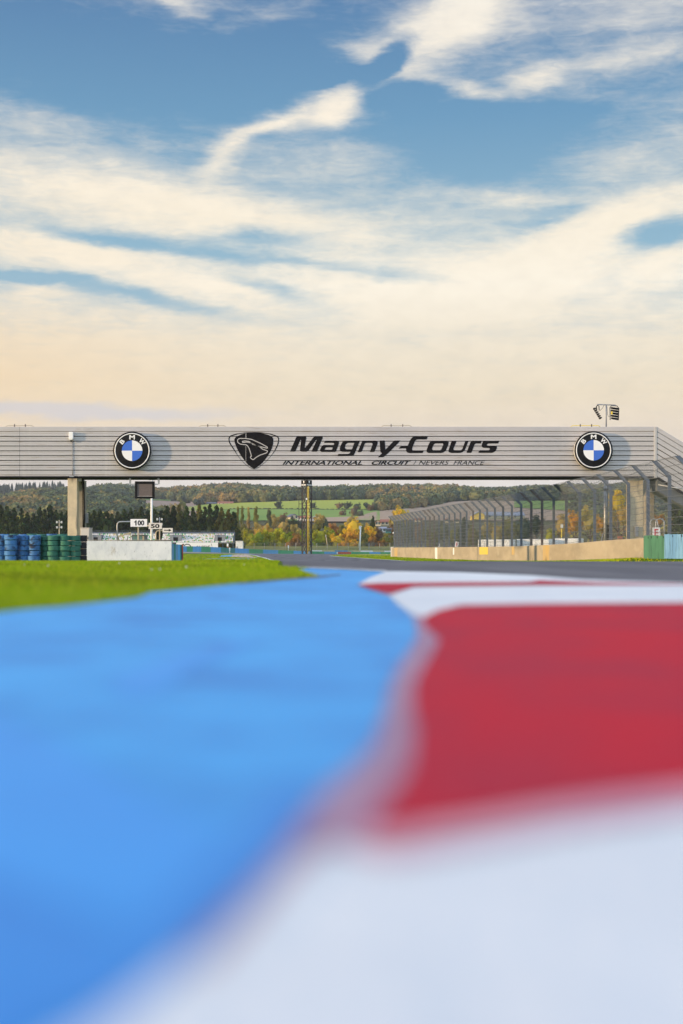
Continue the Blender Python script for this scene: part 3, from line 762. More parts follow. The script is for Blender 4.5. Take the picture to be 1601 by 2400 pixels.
# ------------------------------------------------------------------ rubber sheet barriers at the right
def rubber(name, label, pxa, pxb, da, db, ytop, ybot, m):
    xa, xb = X(pxa, da), X(pxb, db); o = thing(name, label, 'barrier', (xa, da, Z(ybot, da)))
    mb = MB(); n = 28; rows = 7
    for i in range(n + 1):
        t = i / n; x_, y_ = xa + (xb - xa) * t, da + (db - da) * t
        H_ = Z(ytop + R.uniform(-.7, .7) - 1.5 * math.sin(t * 3), y_) - Z(ybot, y_)
        wv = .045 * math.sin(t * 19 + 1) + .02 * math.sin(t * 47)
        for j in range(rows):
            mb.v.append((x_ - xa, y_ - da + wv * (.4 + .6 * j / rows), H_ * j / (rows - 1)))
        for j in range(rows):
            mb.v.append((x_ - xa, y_ - da + .25, H_ * (rows - 1 - j) / (rows - 1)))
    for i in range(n):
        for j in range(2 * rows - 1):
            a = i * 2 * rows + j; mb.f.append((a, a + 2 * rows, a + 2 * rows + 1, a + 1)); mb.mi.append(0); mb.sm.append(False)
    mb.f.append(tuple(range(2 * rows))); mb.mi.append(0); mb.sm.append(False)
    mb.build('rubber_sheet', m, o)
    for i in range(4):
        mb = MB()
        t = (i + .3 + .4 * R.random()) / 4; mb.box((xb - xa) * t - .012, (xb - xa) * t + .012, (db - da) * t - .07, (db - da) * t + .01, Z(ytop, da) - Z(ybot, da) - .14, Z(ytop, da) - Z(ybot, da) - .04)
        mb.build('strap', M['black'], o)
rubber('crash_barrier', 'green rubber sheet barrier at the near end of the concrete wall', 1511, 1559.5, 74.0, 70.5, 1256, 1309, M['bar_lgreen'])
rubber('crash_barrier', 'light blue streaked rubber sheet barrier at the right edge beside the green one', 1559.8, 1680, 70.4, 64, 1252.5, 1309, M['bar_lblue'])
es = board('letter_board', 'white board with a red E behind the green rubber barrier', 'E', 1529.5, 1547.5, 1236, 1261, 75.6, M['red'])
def hoop(name, label, px0, px1, ytop, d_, tilt=0):
    t = thing(name, label, 'pipe', (X(px0, d_), d_, -.3)); w_ = (px1 - px0) * d_ / F; zt = Z(ytop, d_) + .3; r0 = w_ / 2
    pts = [(0, 0, 0)] + [(r0 - r0 * math.cos(a), 0, zt - r0 + r0 * math.sin(a)) for a in np.linspace(0, math.pi, 12)] + [(w_ + tilt, 0, 0)]
    mb = MB(); mb.tube(pts, .035, 8); mb.build('hoop', M['steel'], t)
    for q in (0, w_ + tilt):
        mb = MB(); mb.box(q - .1, q + .1, -.1, .1, 0, .03); mb.build('base_plate', M['steel'], t)
hoop('steel_hoop', 'bent steel hoop behind the left side of the red E board', 1524.5, 1541, 1217, 76.6, .5)
hoop('steel_hoop', 'bent steel hoop rising above the right side of the red E board', 1537, 1557, 1216, 76.1)

# ------------------------------------------------------------------ bridge
BY = 91.0
zt, zb = Z(1001, BY), Z(1116, BY)
bridge = thing('bridge', 'long grey ribbed metal clad bridge with black lettering spanning the track', 'bridge', (0, BY, zb))
H = zt - zb; xl, xr = X(-420, BY), X(1533, BY)
pitch = 11.32 * BY / F; capH = 9.2 * BY / F
prof = [(0.0, -.0), (0.0, .03)]   # (y,z)
z = .06; prof = [(.05, 0.0), (0.0, 0.0), (0.0, .05), (.05, .06)]
z = .09
while z + pitch < H - capH + .05:
    prof += [(.07, z - .002), (.0, z + .012), (.0, z + .11), (.010, z + .125), (.010, z + .165), (.0, z + .18), (.0, z + pitch - .042), (.07, z + pitch - .034)]
    z += pitch
prof += [(.055, z), (-.015, z + .01), (-.015, H), (.0, H + .02), (2.9, H + .02)]
def extrude_prof(prof, x0, x1, m, name, parent, slope=0.0, step=None, y0=0.0):
    mb = MB(); xs_ = [x0, x1] if not step else list(np.linspace(x0, x1, step))
    for x_ in xs_:
        for (yy, zz_) in prof: mb.v.append((x_, yy + y0, zz_ - slope * (x_ - x0)))
    n = len(prof)
    for i in range(len(xs_) - 1):
        for k in range(n - 1):
            a = i * n + k; mb.f.append((a, a + n, a + n + 1, a + 1)); mb.mi.append(0); mb.sm.append(False)
    return mb.build(name, m, parent)
extrude_prof(prof, xl, X(46, BY) - .008, M['siding'], 'cladding', bridge)
extrude_prof(prof, X(46, BY) + .008, xr, M['siding'], 'cladding', bridge)
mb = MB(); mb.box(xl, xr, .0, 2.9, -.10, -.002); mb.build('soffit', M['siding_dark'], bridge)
mb = MB(); mb.box(xl, xr, .07, 2.85, .01, H); mb.build('deck_box', M['siding_dark'], bridge)
mb = MB(); mb.box(xl, xr, 2.86, 2.9, 0, H); mb.build('back_cladding', M['siding'], bridge)
mb = MB(); mb.box(xr, xr + .19, -.03, 2.9, -.10, H + .02); bevel(mb.build('corner_post', M['trim'], bridge), .02)
# sloping stair enclosure beyond the corner
SL = .60
pr2 = [(.05, 0), (0, 0)]; z = .0
while z + .36 < H - .1:
    pr2 += [(0, z + .30), (.06, z + .315), (.06, z + .345), (0, z + .36)]; z += .36
pr2 += [(0, H), (.02, H + .02), (2.9, H + .02)]
o2 = thing('stair_enclosure', 'sloping grey clad stair enclosure falling to the right from the bridge corner', 'stairway', (xr + .2, BY, zb))
extrude_prof(pr2, 0.0, 8.0, M['siding'], 'cladding', o2, SL)
mb = MB()
for x_ in (0., 8.):
    for q in ((.01, -.1), (2.9, -.1), (2.9, H - .3), (.07, H - .3)): mb.v.append((x_, q[0], q[1] - SL * x_))
for f in ((0, 1, 5, 4), (1, 2, 6, 5), (2, 3, 7, 6), (3, 0, 4, 7), (0, 3, 2, 1), (4, 5, 6, 7)): mb.f.append(f); mb.mi.append(0); mb.sm.append(False)
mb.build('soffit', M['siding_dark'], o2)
mb = MB()
for x_ in (0.1, 8.):
    for q in ((.4, -.85), (2.7, -.85), (2.7, -.12), (.4, -.12)): mb.v.append((x_, q[0], q[1] - SL * x_))
for f in ((0, 1, 5, 4), (1, 2, 6, 5), (2, 3, 7, 6), (3, 0, 4, 7), (0, 3, 2, 1), (4, 5, 6, 7)): mb.f.append(f); mb.mi.append(0); mb.sm.append(False)
mb.build('stair_flight', M['stand_grey'], o2)
mb = MB(); mb.tube([(.05, -.1, -.55), (2.3, -.1, -.95)], .025, 6); mb.build('handrail', M['white_dirty'], o2)

def bz(py): return Z(py, BY) - zb
def z2(pts): return [(X(640 + a / 5.6, BY), bz(1000 + b / 5.6)) for a, b in pts]
def z3(pts): return [(X(900 + a / 5.2267, BY), bz(1000 + b / 5.2267)) for a, b in pts]
def z6(pts): return [(X(500 + a / 3.92, BY), bz(990 + b / 3.92)) for a, b in pts]
LET = [
    [z2([(222, 328), (303, 140), (322, 122), (425, 122), (438, 138), (415, 270), (424, 275), (530, 140), (552, 122), (640, 122), (655, 138), (578, 328), (502, 328), (573, 178), (565, 172), (465, 315), (440, 328), (372, 328), (352, 315), (368, 178), (360, 172), (292, 328)])],
    [z2([(685, 183), (840, 183), (862, 190), (868, 212), (828, 322), (815, 332), (640, 332), (618, 320), (617, 300), (640, 255), (665, 240), (795, 240), (805, 225), (795, 212), (668, 212)]), z2([(694, 272), (786, 272), (774, 302), (684, 302), (677, 294)])],
    [z2([(945, 183), (1143, 183), (1065, 368), (1040, 385), (845, 388), (858, 358), (985, 358), (1005, 350), (1018, 330), (905, 330), (880, 315), (873, 290), (890, 240), (912, 200)]), z2([(978, 212), (1067, 212), (1036, 297), (960, 297), (943, 282), (952, 235)])],
    [z2([(1172, 183), (1350, 183), (1372, 195), (1376, 215), (1330, 332), (1270, 332), (1308, 228), (1300, 212), (1218, 212), (1205, 222), (1166, 328), (1152, 334), (1110, 334)])],
    [z2([(1397, 181), (1467, 181), (1475, 302), (1590, 181), (1676, 181), (1530, 330), (1450, 400), (1375, 402), (1388, 388), (1432, 346), (1410, 335)])],
    [z3([(180, 262), (222, 232), (292, 232), (315, 175), (345, 130), (375, 118), (538, 116), (525, 157), (405, 157), (382, 170), (345, 265), (345, 285), (360, 290), (490, 290), (475, 322), (310, 324), (280, 312), (270, 290), (272, 266), (180, 267)])],
    [z3([(590, 172), (780, 172), (793, 185), (790, 215), (760, 290), (735, 312), (705, 322), (545, 322), (522, 308), (522, 285), (548, 215), (565, 185)]), z3([(625, 205), (722, 205), (728, 215), (705, 275), (690, 288), (600, 288), (587, 275), (605, 225)])],
    [z3([(830, 172), (892, 172), (850, 275), (858, 288), (940, 288), (958, 278), (998, 172), (1037, 172), (990, 290), (960, 314), (925, 322), (820, 322), (790, 308), (790, 288)])],
    [z3([(1085, 172), (1198, 172), (1188, 206), (1125, 206), (1112, 215), (1072, 320), (1010, 320), (1060, 190)])],
    [z3([(1215, 178), (1232, 172), (1415, 172), (1400, 206), (1275, 206), (1258, 222), (1270, 232), (1370, 232), (1386, 245), (1380, 275), (1360, 305), (1325, 320), (1155, 320), (1170, 288), (1285, 288), (1300, 275), (1290, 262), (1215, 258), (1197, 245), (1198, 215)])],
]
for polys in LET:
    me = curve_mesh('letter', [rpoly(p, .045) for p in polys], .006, M['black_paint'])
    link('letter', me, bridge, (0, -.0035, 0))
for s, a, b, bold in (('INTERNATIONAL', 662, 849.5, .022), ('CIRCUIT', 871, 963.5, .03), ('/', 968.5, 976, .012), ('NEVERS', 981, 1053, -.002), ('FRANCE', 1062.5, 1137, -.002)):
    me = text_mesh(s, X(a, BY), X(b, BY), bz(1089.4), bz(1079.6), .006, M['black_paint'], bold, .38)
    link('small_lettering', me, bridge, (0, -.0035, 0))
# shield emblem with the outline of the circuit
sh_in = z6([(205, 135), (250, 112), (300, 98), (360, 93), (430, 95), (500, 112), (540, 130), (552, 150), (550, 200), (535, 250), (500, 310), (450, 375), (375, 432), (320, 390), (295, 360), (250, 300), (215, 235), (195, 180), (192, 155)])
sh = curve_mesh('shield', [rpoly(sh_in, .12)], .006, M['black_paint'])
emb = link('emblem', sh, bridge, (0, -.0035, 0))
def stroke(pts, w, closed=False):
    mb = MB(); n = len(pts); vs = []
    for i in range(n):
        a = Vector(pts[(i - 1) % n] if closed or i else pts[0]); c = Vector(pts[(i + 1) % n] if closed or i < n - 1 else pts[-1]); b = Vector(pts[i])
        t = (c - a).normalized(); nn = Vector((-t[1], t[0])) * (w[i] if isinstance(w, list) else w) / 2
        for q in (b - nn, b + nn): vs.append((q[0], -.006, q[1]))
        for q in (b - nn, b + nn): vs.append((q[0], 0, q[1]))
    fs = []
    for i in range(n if closed else n - 1):
        a, b = i * 4, ((i + 1) % n) * 4
        fs += [(a, a + 1, b + 1, b), (a, b, b + 2, a + 2), (a + 1, a + 3, b + 3, b + 1)]
    mb.add(vs, fs); return mb
ol = rpoly(z6([(155, 125), (220, 105), (300, 94), (420, 91), (520, 105), (590, 130), (602, 150), (595, 200), (560, 270), (500, 345), (430, 405), (376, 437), (310, 400), (240, 330), (185, 240), (150, 190), (142, 150)]), .3)
wls = [.022 + .045 * max(0, min(1, (p[1] - bz(1068)) / .5)) * (1 if abs(p[0] - X(595, BY)) > 1.1 else .45) for p in ol]
stroke(ol, wls, True).build('outline', M['black_paint'], emb, (0, .0005, 0))
trc = z6([(365, 345), (340, 325), (345, 310), (352, 312), (330, 240), (315, 215), (300, 205), (250, 200), (225, 185), (222, 160), (240, 147), (300, 148), (350, 155), (430, 190), (495, 225), (500, 238), (470, 232), (400, 215), (350, 190), (310, 180), (270, 185), (265, 175), (290, 170), (330, 175), (360, 200), (430, 225), (450, 245), (500, 262), (490, 280), (430, 300), (395, 320)])
stroke(rpoly(trc, .05), .05, True).build('circuit_line', M['trim'], emb, (0, -.0035, 0))
stroke(z6([(300, 97), (300, 145)]), .03).build('seam', M['trim'], emb, (0, -.0035, 0))
stroke(z6([(299, 215), (299, 362)]), .018).build('seam', M['trim'], emb, (0, -.0035, 0))

# roundel signs
def roundel(px, py, label):
    r = 44.8 * BY / F; c = (X(px, BY) , BY, Z(py, BY))
    t = thing('roundel_sign', label, 'sign', c, 0, 'round black and white signs on the bridge face')
    mb = MB(); dp = .47
    mb.lathe([(.001, -dp), (r * .955, -dp), (r * .985, -dp + .012), (r, -dp + .03), (r, -dp + .07), (r * .97, -dp + .08), (.001, -dp + .08)], 96, (0, 0, 0), 'Y')
    mb.build('disc', M['black'], t)
    mb = MB(); mb.lathe([(.001, -dp + .081), (r * .985, -dp + .081), (r * .985, -.06), (.001, -.06)], 96, (0, 0, 0), 'Y'); mb.build('side_band', M['white_dirty'], t)
    mb = MB(); mb.tube([(0, -.06, 0), (0, -.002, 0)], r * .5, 24); mb.build('standoff', M['siding_dark'], t)
    def ring(r0, r1, y0, n=96):
        m_ = MB(); m_.lathe([(r1, y0 + .004), (r1, y0), (r0, y0), (r0, y0 + .004)], n, (0, 0, 0), 'Y'); return m_
    ring(r * .865, r * .915, -dp - .004).build('ring', M['white'], t)
    rq = r * .535
    for q in range(4):
        a0 = math.pi / 2 * q; pts = [(0, 0)] + [(rq * math.cos(a0 + math.pi / 2 * k / 20), rq * math.sin(a0 + math.pi / 2 * k / 20)) for k in range(21)]
        link('quadrant', curve_mesh('quadrant', [pts], .004, M['white'] if q % 2 == 0 else M['sign_blue']), t, (0, -dp - .0005, 0))
    for ch, ang in (('B', 48), ('M', 0), ('W', -48)):
        w_ = {'B': .15, 'M': .20, 'W': .235}[ch] * r
        me = text_mesh(ch, -w_ * .72, w_ * .72, -.115 * r, .115 * r, .004, M['white'], .028)
        lo = link('letter', me, t, (-math.sin(rad(ang)) * r * .70, -dp - .0005, math.cos(rad(ang)) * r * .70)); lo.rotation_euler.y = -rad(ang)
    return t
roundel(312.2, 1057.5, 'black ringed blue and white roundel sign on the left part of the bridge')
roundel(1388.5, 1056.5, 'black ringed blue and white roundel sign at the right end of the bridge')

# bridge fittings: camera, conduit, rails on top
cc = thing('security_camera', 'white dome security camera with a conduit below it on the bridge face', 'camera', P(168, 1030, BY))
s1 = BY / F
mb = MB(); mb.box(-5 * s1, 5 * s1, -.28, -.03, 0 * s1, 17 * s1); mb.box(-3.5 * s1, 3.5 * s1, -.26, -.06, -2.2 * s1, 0); bevel(mb.build('housing', M['white'], cc), .02)
mb = MB(); mb.lathe([(.001, -.17), (.05, -.155), (.075, -.10), (.08, -.06)], 14, (0, -.16, 0)); mb.build('dome', M['black'], cc)
mb = MB(); mb.tube([(.05, -.03, -.1), (.06, -.03, -.7), (.045, -.03, -.9), (.06, -.03, -1.8), (.07, -.03, -86 * s1)], .022, 6)
for zz_ in (-.72, -1.4, -1.9): mb.box(.02, .10, -.06, 0, zz_, zz_ + .04)
mb.build('conduit', M['galv'], cc)
mb = MB(); mb.box(-.14, .16, -.08, 0, -88 * s1, -85 * s1); mb.build('bracket', M['galv'], cc)
for a, b, lab in ((12, 80, 'thin pale rail on the bridge roof at the far left edge'), (466, 530, 'thin pale rail on the bridge roof above the left roundel side of the emblem'), (893, 966, 'thin pale rail on the bridge roof above the big lettering'), (1337, 1408, 'thin pale rail on the bridge roof beside the floodlight mast')):
    t = thing('roof_rail', lab, 'rail', P((a + b) / 2, 1000, BY + .4))
    hw = (b - a) / 2 * s1; mb = MB(); mb.tube([(-hw, 0, -.03), (-hw * .85, 0, .07), (hw * .85, 0, .07), (hw, 0, -.03)], .02, 6); mb.build('bar', M['tower_yellow'] if a > 1000 else M['pipe_tan'], t)
    for k in (-.35, .4):
        mb = MB(); mb.box(hw * k - .03, hw * k + .03, -.03, .03, -.05, .16); mb.build('stud', M['post_rust'], t)

# floodlight on the bridge
fl = thing('floodlight_mast', 'mast with two black floodlight banks standing on top of the bridge', 'floodlight', P(1421, 1001, BY + 1.0))
s2 = (BY + 1) / F
def L(px, py): return ((px - 1421) * s2, (1001 - py) * s2)
mb = MB(); mb.tube([(0, 0, 0), (0, 0, L(0, 948)[1])], .045, 8); mb.build('mast', M['galv'], fl)
mb = MB(); mb.bar((L(1400, 0)[0], 0, L(0, 948)[1]), (L(1443, 0)[0], 0, L(0, 949.5)[1]), .07); mb.build('crossarm', M['galv'], fl)
lamp = MB()
for k in range(5):
    zc = L(0, 957.5 + k * 6.0)[1]; xo = .02 * k
    lamp.lathe([(.001, -.02), (.085, -.02), (.095, .02), (.07, .2), (.001, .22)], 12, (0, 0, 0), 'Z') if False else None
bk = MB()
for k in range(5):
    zc = L(0, 957.5 + k * 6.0)[1]; a = Vector((L(1431.5, 0)[0] + .02 * (k > 3), -.12, zc + .03)); b = Vector((L(1449.5, 0)[0], .0, zc - .03))
    bk.tube([a, b], [.065, .075], 10)
b1 = bk.build('lamp_bank', M['black'], fl)
yk = MB(); yk.tube([(L(1431, 0)[0], .1, L(0, 984)[1]), (L(1430.5, 0)[0], .12, L(0, 955)[1]), (L(1434, 0)[0], .1, L(0, 950.5)[1]), (L(1447, 0)[0], .1, L(0, 951)[1]), (L(1451.5, 0)[0], .1, L(0, 957)[1]), (L(1450.5, 0)[0], .1, L(0, 984)[1])], .025, 6); yk.build('yoke', M['black'], fl)
bk = MB()
for k in range(6):
    t = k / 5; p = Vector((L(1394.5, 0)[0] + t * 13.5 * s2, 0, L(0, 958)[1] - t * 22 * s2)); bk.tube([p + Vector((-.08, -.1, -.02)), p + Vector((.07, .15, .05))], [.07, .05], 10)
bk.build('lamp_bank', M['black'], fl)
yk = MB(); yk.tube([(L(1399, 0)[0], 0, L(0, 962)[1]), (L(1398, 0)[0], 0, L(0, 953)[1]), (L(1400, 0)[0], 0, L(0, 950)[1]), (L(1404, 0)[0], 0, L(0, 951.5)[1]), (L(1404.5, 0)[0], 0, L(0, 962)[1])], .03, 6); yk.build('yoke', M['black'], fl)
mb = MB(); mb.box(L(1431, 0)[0], L(1434.5, 0)[0], -.2, -.17, L(0, 972)[1], L(0, 965)[1]); mb.build('sticker', M['tower_yellow'], fl)
mb = MB(); mb.tube([(L(1406, 0)[0], 0, L(0, 963)[1]), (L(1412, 0)[0], 0, L(0, 957)[1]), (L(1416, 0)[0], 0, L(0, 949.5)[1]), (0.03, 0, L(0, 949)[1])], .012, 5); mb.tube([(0.05, 0, L(0, 952)[1]), (.08, 0, L(0, 970)[1]), (.13, 0, L(0, 976)[1]), (L(1431, 0)[0], 0, L(0, 975)[1])], .012, 5); mb.build('cable', M['black'], fl)

# columns
def column(label, px0, px1, ytop, d_, depth, m):
    t = thing('bridge_column', label, 'column', (X((px0 + px1) / 2, d_), d_, zg(d_) - .2)); w_ = (px1 - px0) * d_ / F / 2
    mb = MB(); mb.box(-w_, w_, 0, depth, 0, Z(ytop, d_) - zg(d_) + .2); bevel(mb.build('shaft', m, t), .03)
    mb = MB(); mb.box(-w_ * .5, w_ * .5, .1, depth - .1, Z(ytop, d_) - zg(d_) + .2, Z(ytop - 3.5, d_) - zg(d_) + .2); mb.build('bearing', M['stand_grey'], t)
    mb = MB(); mb.box(-.03, .03, -.004, .01, 1.5, 1.56) ; mb.box(-.05, .05, -.004, .01, 1.28, 1.40); mb.build('marking', M['galv'], t)
    return t
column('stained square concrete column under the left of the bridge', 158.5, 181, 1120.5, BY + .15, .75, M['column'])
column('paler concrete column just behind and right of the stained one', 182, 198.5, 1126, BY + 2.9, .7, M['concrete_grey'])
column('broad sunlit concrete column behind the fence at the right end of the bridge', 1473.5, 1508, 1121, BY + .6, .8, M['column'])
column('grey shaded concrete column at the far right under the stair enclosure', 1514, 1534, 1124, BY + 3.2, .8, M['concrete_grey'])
t = thing('cable_bundle', 'thick black cable bundle running down the left bridge columns', 'cable', P(196.5, 1118, BY + 2.4))
mb = MB(); mb.tube([(-.12, 0, 0), (.0, 0, -.5), (.03, 0, -2), (.0, 0, -4.6)], .05, 8); mb.build('conduit', M['black'], t)
mb = MB(); mb.tube([(-.22, .05, 0), (-.08, .05, -.6), (-.06, .05, -4.6)], .03, 6); mb.build('conduit', M['black'], t)
def cabinet(label, px0, px1, y0, y1, d_, dep, m, rz=0):
    t = thing('control_cabinet', label, 'cabinet', (X((px0 + px1) / 2, d_), d_, Z(y1, d_)), rz); w_ = (px1 - px0) * d_ / F / 2; h_ = (y1 - y0) * d_ / F
    mb = MB(); mb.box(-w_, w_, 0, dep, 0, h_); bevel(mb.build('body', m, t), .015)
    mb = MB(); mb.box(-w_ * .9, w_ * .9, -.012, -.002, h_ * .05, h_ * .93); mb.build('door', m, t)
    mb = MB(); mb.box(w_ * .62, w_ * .78, -.03, -.013, h_ * .45, h_ * .58); mb.build('handle', M['black'], t)
    mb = MB(); mb.box(-w_ * 1.04, w_ * 1.04, -.03, dep + .02, h_ + .001, h_ + .035); mb.build('lid', M['trim'], t)
    return t
cabinet('large grey control cabinet at the foot of the left columns behind the tyres', 188.5, 210, 1238, 1285, 88.8, .6, M['bar_sage'] if False else M['trim'], rad(-8))
cabinet('small grey box fixed behind the left bridge column', 199, 206, 1204, 1226, BY + 3.0, .25, M['galv'])
cabinet('small pale box hanging under the bridge beside the left column top', 182.5, 190, 1117, 1128, BY + .5, .3, M['trim'])
cabinet('small grey meter box on the sunlit right bridge column', 1489, 1497, 1235, 1257, BY + .25, .3, M['galv'])

# hanging screen
scn = thing('display_screen', 'square dark screen in a black frame hanging under the bridge', 'screen', P(339, 1168, BY + .3)); s3 = (BY + .3) / F
w_, h_ = 23 * s3, 40 * s3
mb = MB()
mb.box(-w_, w_, 0, .22, 0, 4.5 * s3); mb.box(-w_, w_, 0, .22, h_ - 6 * s3, h_); mb.box(-w_, -w_ + 5.5 * s3, 0, .22, 4.5 * s3, h_ - 6 * s3); mb.box(w_ - 5.5 * s3, w_, 0, .22, 4.5 * s3, h_ - 6 * s3)
bevel(mb.build('frame', M['black'], scn), .012)
mb = MB(); mb.box(-w_ + 5.4 * s3, w_ - 5.4 * s3, .05, .2, 4.4 * s3, h_ - 5.9 * s3); mb.build('screen_panel', M['screen'], scn)
mb = MB(); mb.box(-w_ + 5.5 * s3, w_ - 5.5 * s3, .02, .048, 4.6 * s3, 5.4 * s3); mb.build('glass_edge', M['trim'], scn)
for sg in (-1, 1):
    mb = MB(); xo = 33.5 * s3 * sg - 1 * s3
    mb.box(xo - .055, xo + .055, .06, .17, 33 * s3, 50.6 * s3); xi = (w_ - .01) * sg
    mb.box(min(xo, xi) + (.056 if sg > 0 else .056) * (0 if sg > 0 else 1), max(xo, xi) - (.056 if sg > 0 else 0), .06, .17, 32 * s3, 34.6 * s3)
    mb.build('bracket', M['steel'], scn)

# ------------------------------------------------------------------ left white wall
WD = 86.0
ww = thing('white_wall', 'scuffed white painted concrete wall on the left under the distance boards', 'wall', P(203, 1317, WD))
mb = MB(); xw = X(401.5, WD) - X(203, WD); zt_ = Z(1267.6, WD) - Z(1317, WD)
mb.v = [(0, 0, -.3), (xw, 0, -.3), (xw, 0, zt_ - .02), (0, 0, zt_), (0, .5, -.3), (xw, .5, -.3), (xw, .5, zt_ + .03), (0, .5, zt_)]
mb.add([], []); mb.f = [(0, 1, 2, 3), (3, 2, 6, 7), (1, 5, 6, 2), (4, 7, 6, 5), (0, 3, 7, 4)]; mb.mi = [0] * 5; mb.sm = [False] * 5
mb.build('wall', M['white_wall'], ww)
mb = MB(); mb.box(0, xw + .02, -.02, .52, zt_ + .032, zt_ + .062); mb.build('coping', M['concrete_grey'], ww)
rb = thing('crash_barrier', 'short blue and green rubber faced barrier at the right end of the white wall', 'barrier', P(402.5, 1313, WD + .3))
mb = MB()
def quadbox(mb, pa, pb, h0, th, mi=0):
    a, b = Vector(pa), Vector(pb); t = (b - a).normalized(); nn = Vector((-t.y, t.x, 0)) * th
    vs = [a, b, b + nn, a + nn]; mb.add([*(v.to_tuple() for v in vs), *((v + Vector((0, 0, h0))).to_tuple() for v in vs)], [(0, 3, 2, 1), (4, 5, 6, 7), (0, 1, 5, 4), (1, 2, 6, 5), (2, 3, 7, 6), (3, 0, 4, 7)], mi)
sg_ = [(0, 0), (.12, .2), (.22, .9), (.30, 2.0)]; q0 = (0, 0, -.2)
xx = 0
for i, (wx, m_) in enumerate(((.10, 'bar_lblue'), (.09, 'bar_teal'), (.10, 'bar_lblue'), (.11, 'bar_blue'), (.08, 'bar_teal'))):
    mb = MB(); quadbox(mb, (xx + .002, i * .25, -.2), (xx + wx - .002, i * .25 + .25, -.2), 1.19 - i * .012, .25); mb.build('rubber_sheet', M[m_], rb); xx += wx
mb = MB(); mb.box(xx, xx + .05, 1.2, 1.5, -.2, .97); mb.build('edge_strip', M['bar_red'], rb)

# distance boards on bent pipes
def dist_board(label, txt, px0, px1, y0, y1, d_, pipe, legs):
    t = thing('distance_board', label, 'sign', (X((px0 + px1) / 2, d_), d_, zg(d_))); k = d_ / F; w_ = (px1 - px0) * k / 2; zt2, zb2 = Z(y0, d_) - zg(d_), Z(y1, d_) - zg(d_)
    cx_ = (px0 + px1) / 2
    mb = MB(); mb.box(-w_, w_, -.03, 0, zb2, zt2); mb.build('panel', M['white'], t)
    if txt == '100':
        h3 = zt2 - zb2; a_, b_ = zb2 + h3 * .16, zt2 - h3 * .17
        one = [(-w_ * .42, a_), (-w_ * .27, a_), (-w_ * .27, b_), (-w_ * .38, b_), (-w_ * .45, b_ - h3 * .13), (-w_ * .58, b_ - h3 * .2), (-w_ * .58, b_ - h3 * .3), (-w_ * .42, b_ - h3 * .24)]
        link('lettering', curve_mesh('digit', [one], .004, M['black']), t, (0, -.0305, 0))
        link('lettering', text_mesh('00', -w_ * .14, w_ * .66, a_, b_, .004, M['black'], .035), t, (0, -.0305, 0))
    elif txt:
        link('lettering', text_mesh(txt, -w_ * .66, w_ * .64, zb2 + (zt2 - zb2) * .16, zt2 - (zt2 - zb2) * .17, .004, M['black'], .03), t, (0, -.0305, 0))
    else:
        hh = (zt2 - zb2); zc = (zt2 + zb2) / 2
        pl = [(-w_ * .72, zc - hh * .10), (w_ * .22, zc - hh * .10), (w_ * .22, zc - hh * .30), (w_ * .76, zc), (w_ * .22, zc + hh * .30), (w_ * .22, zc + hh * .10), (-w_ * .72, zc + hh * .10)]
        link('arrow', curve_mesh('arrow', [pl], .004, M['black']), t, (0, -.0305, 0))
    def LL(px, py): return ((px - cx_) * k, .05, Z(py, d_) - zg(d_))
    for pts, m_ in pipe:
        pp = [LL(*q) for q in pts]
        # smooth bends
        out = [pp[0]]
        for i in range(1, len(pp) - 1):
            a, b, c = Vector(pp[i - 1]), Vector(pp[i]), Vector(pp[i + 1]); q = min(.22, (a - b).length * .45, (c - b).length * .45)
            p1 = b + (a - b).normalized() * q; p2 = b + (c - b).normalized() * q
            for tt in (0, .25, .5, .75, 1): out.append(p1.lerp(b, tt).lerp(b.lerp(p2, tt), tt))
        out.append(pp[-1]); mb = MB(); mb.tube(out, .045, 8); mb.build('support_pipe', m_, t)
dist_board('widest white distance board with black 100 on bent pipes above the white wall', '100', 306, 345, 1216.5, 1234.5, 89.5, [([(274.5, 1316), (274.5, 1223), (340, 1222)], M['steel']), ([(324, 1316), (324, 1228)], M['pipe_tan'])], 0)
dist_board('white distance board with black 50 in front of the white pole', '50', 348.5, 379.5, 1225.5, 1240, 94.35, [([(374.5, 1316), (374.5, 1232)], M['pipe_tan']), ([(336, 1232), (376, 1232)], M['pipe_tan'])], 0)
dist_board('smallest white board with a black arrow on a bent pipe', None, 381, 405, 1237.5, 1248, 103, [([(365, 1316), (365.5, 1244), (400, 1242.5)], M['pipe_tan'])], 0)
t = thing('light_pole', 'tall white pole with small lamps seen behind the hanging screen', 'pole', (X(355.5, 118), 118, zg(118)))
k = 118 / F; zt2 = Z(1121, 118) - zg(118)
mb = MB(); mb.tube([(0, 0, 0), (0, 0, zt2 * .5), (0, 0, zt2)], [.11, .10, .07], 12); mb.build('pole', M['white'], t)
mb = MB(); mb.bar((-.22, 0, zt2), (.25, 0, zt2), .05)
for q in (-.2, -.08, .1, .22): mb.box(q - .04, q + .04, -.08, .05, zt2 - .16, zt2 + .1)
mb.build('lamp_cluster', M['black'], t)

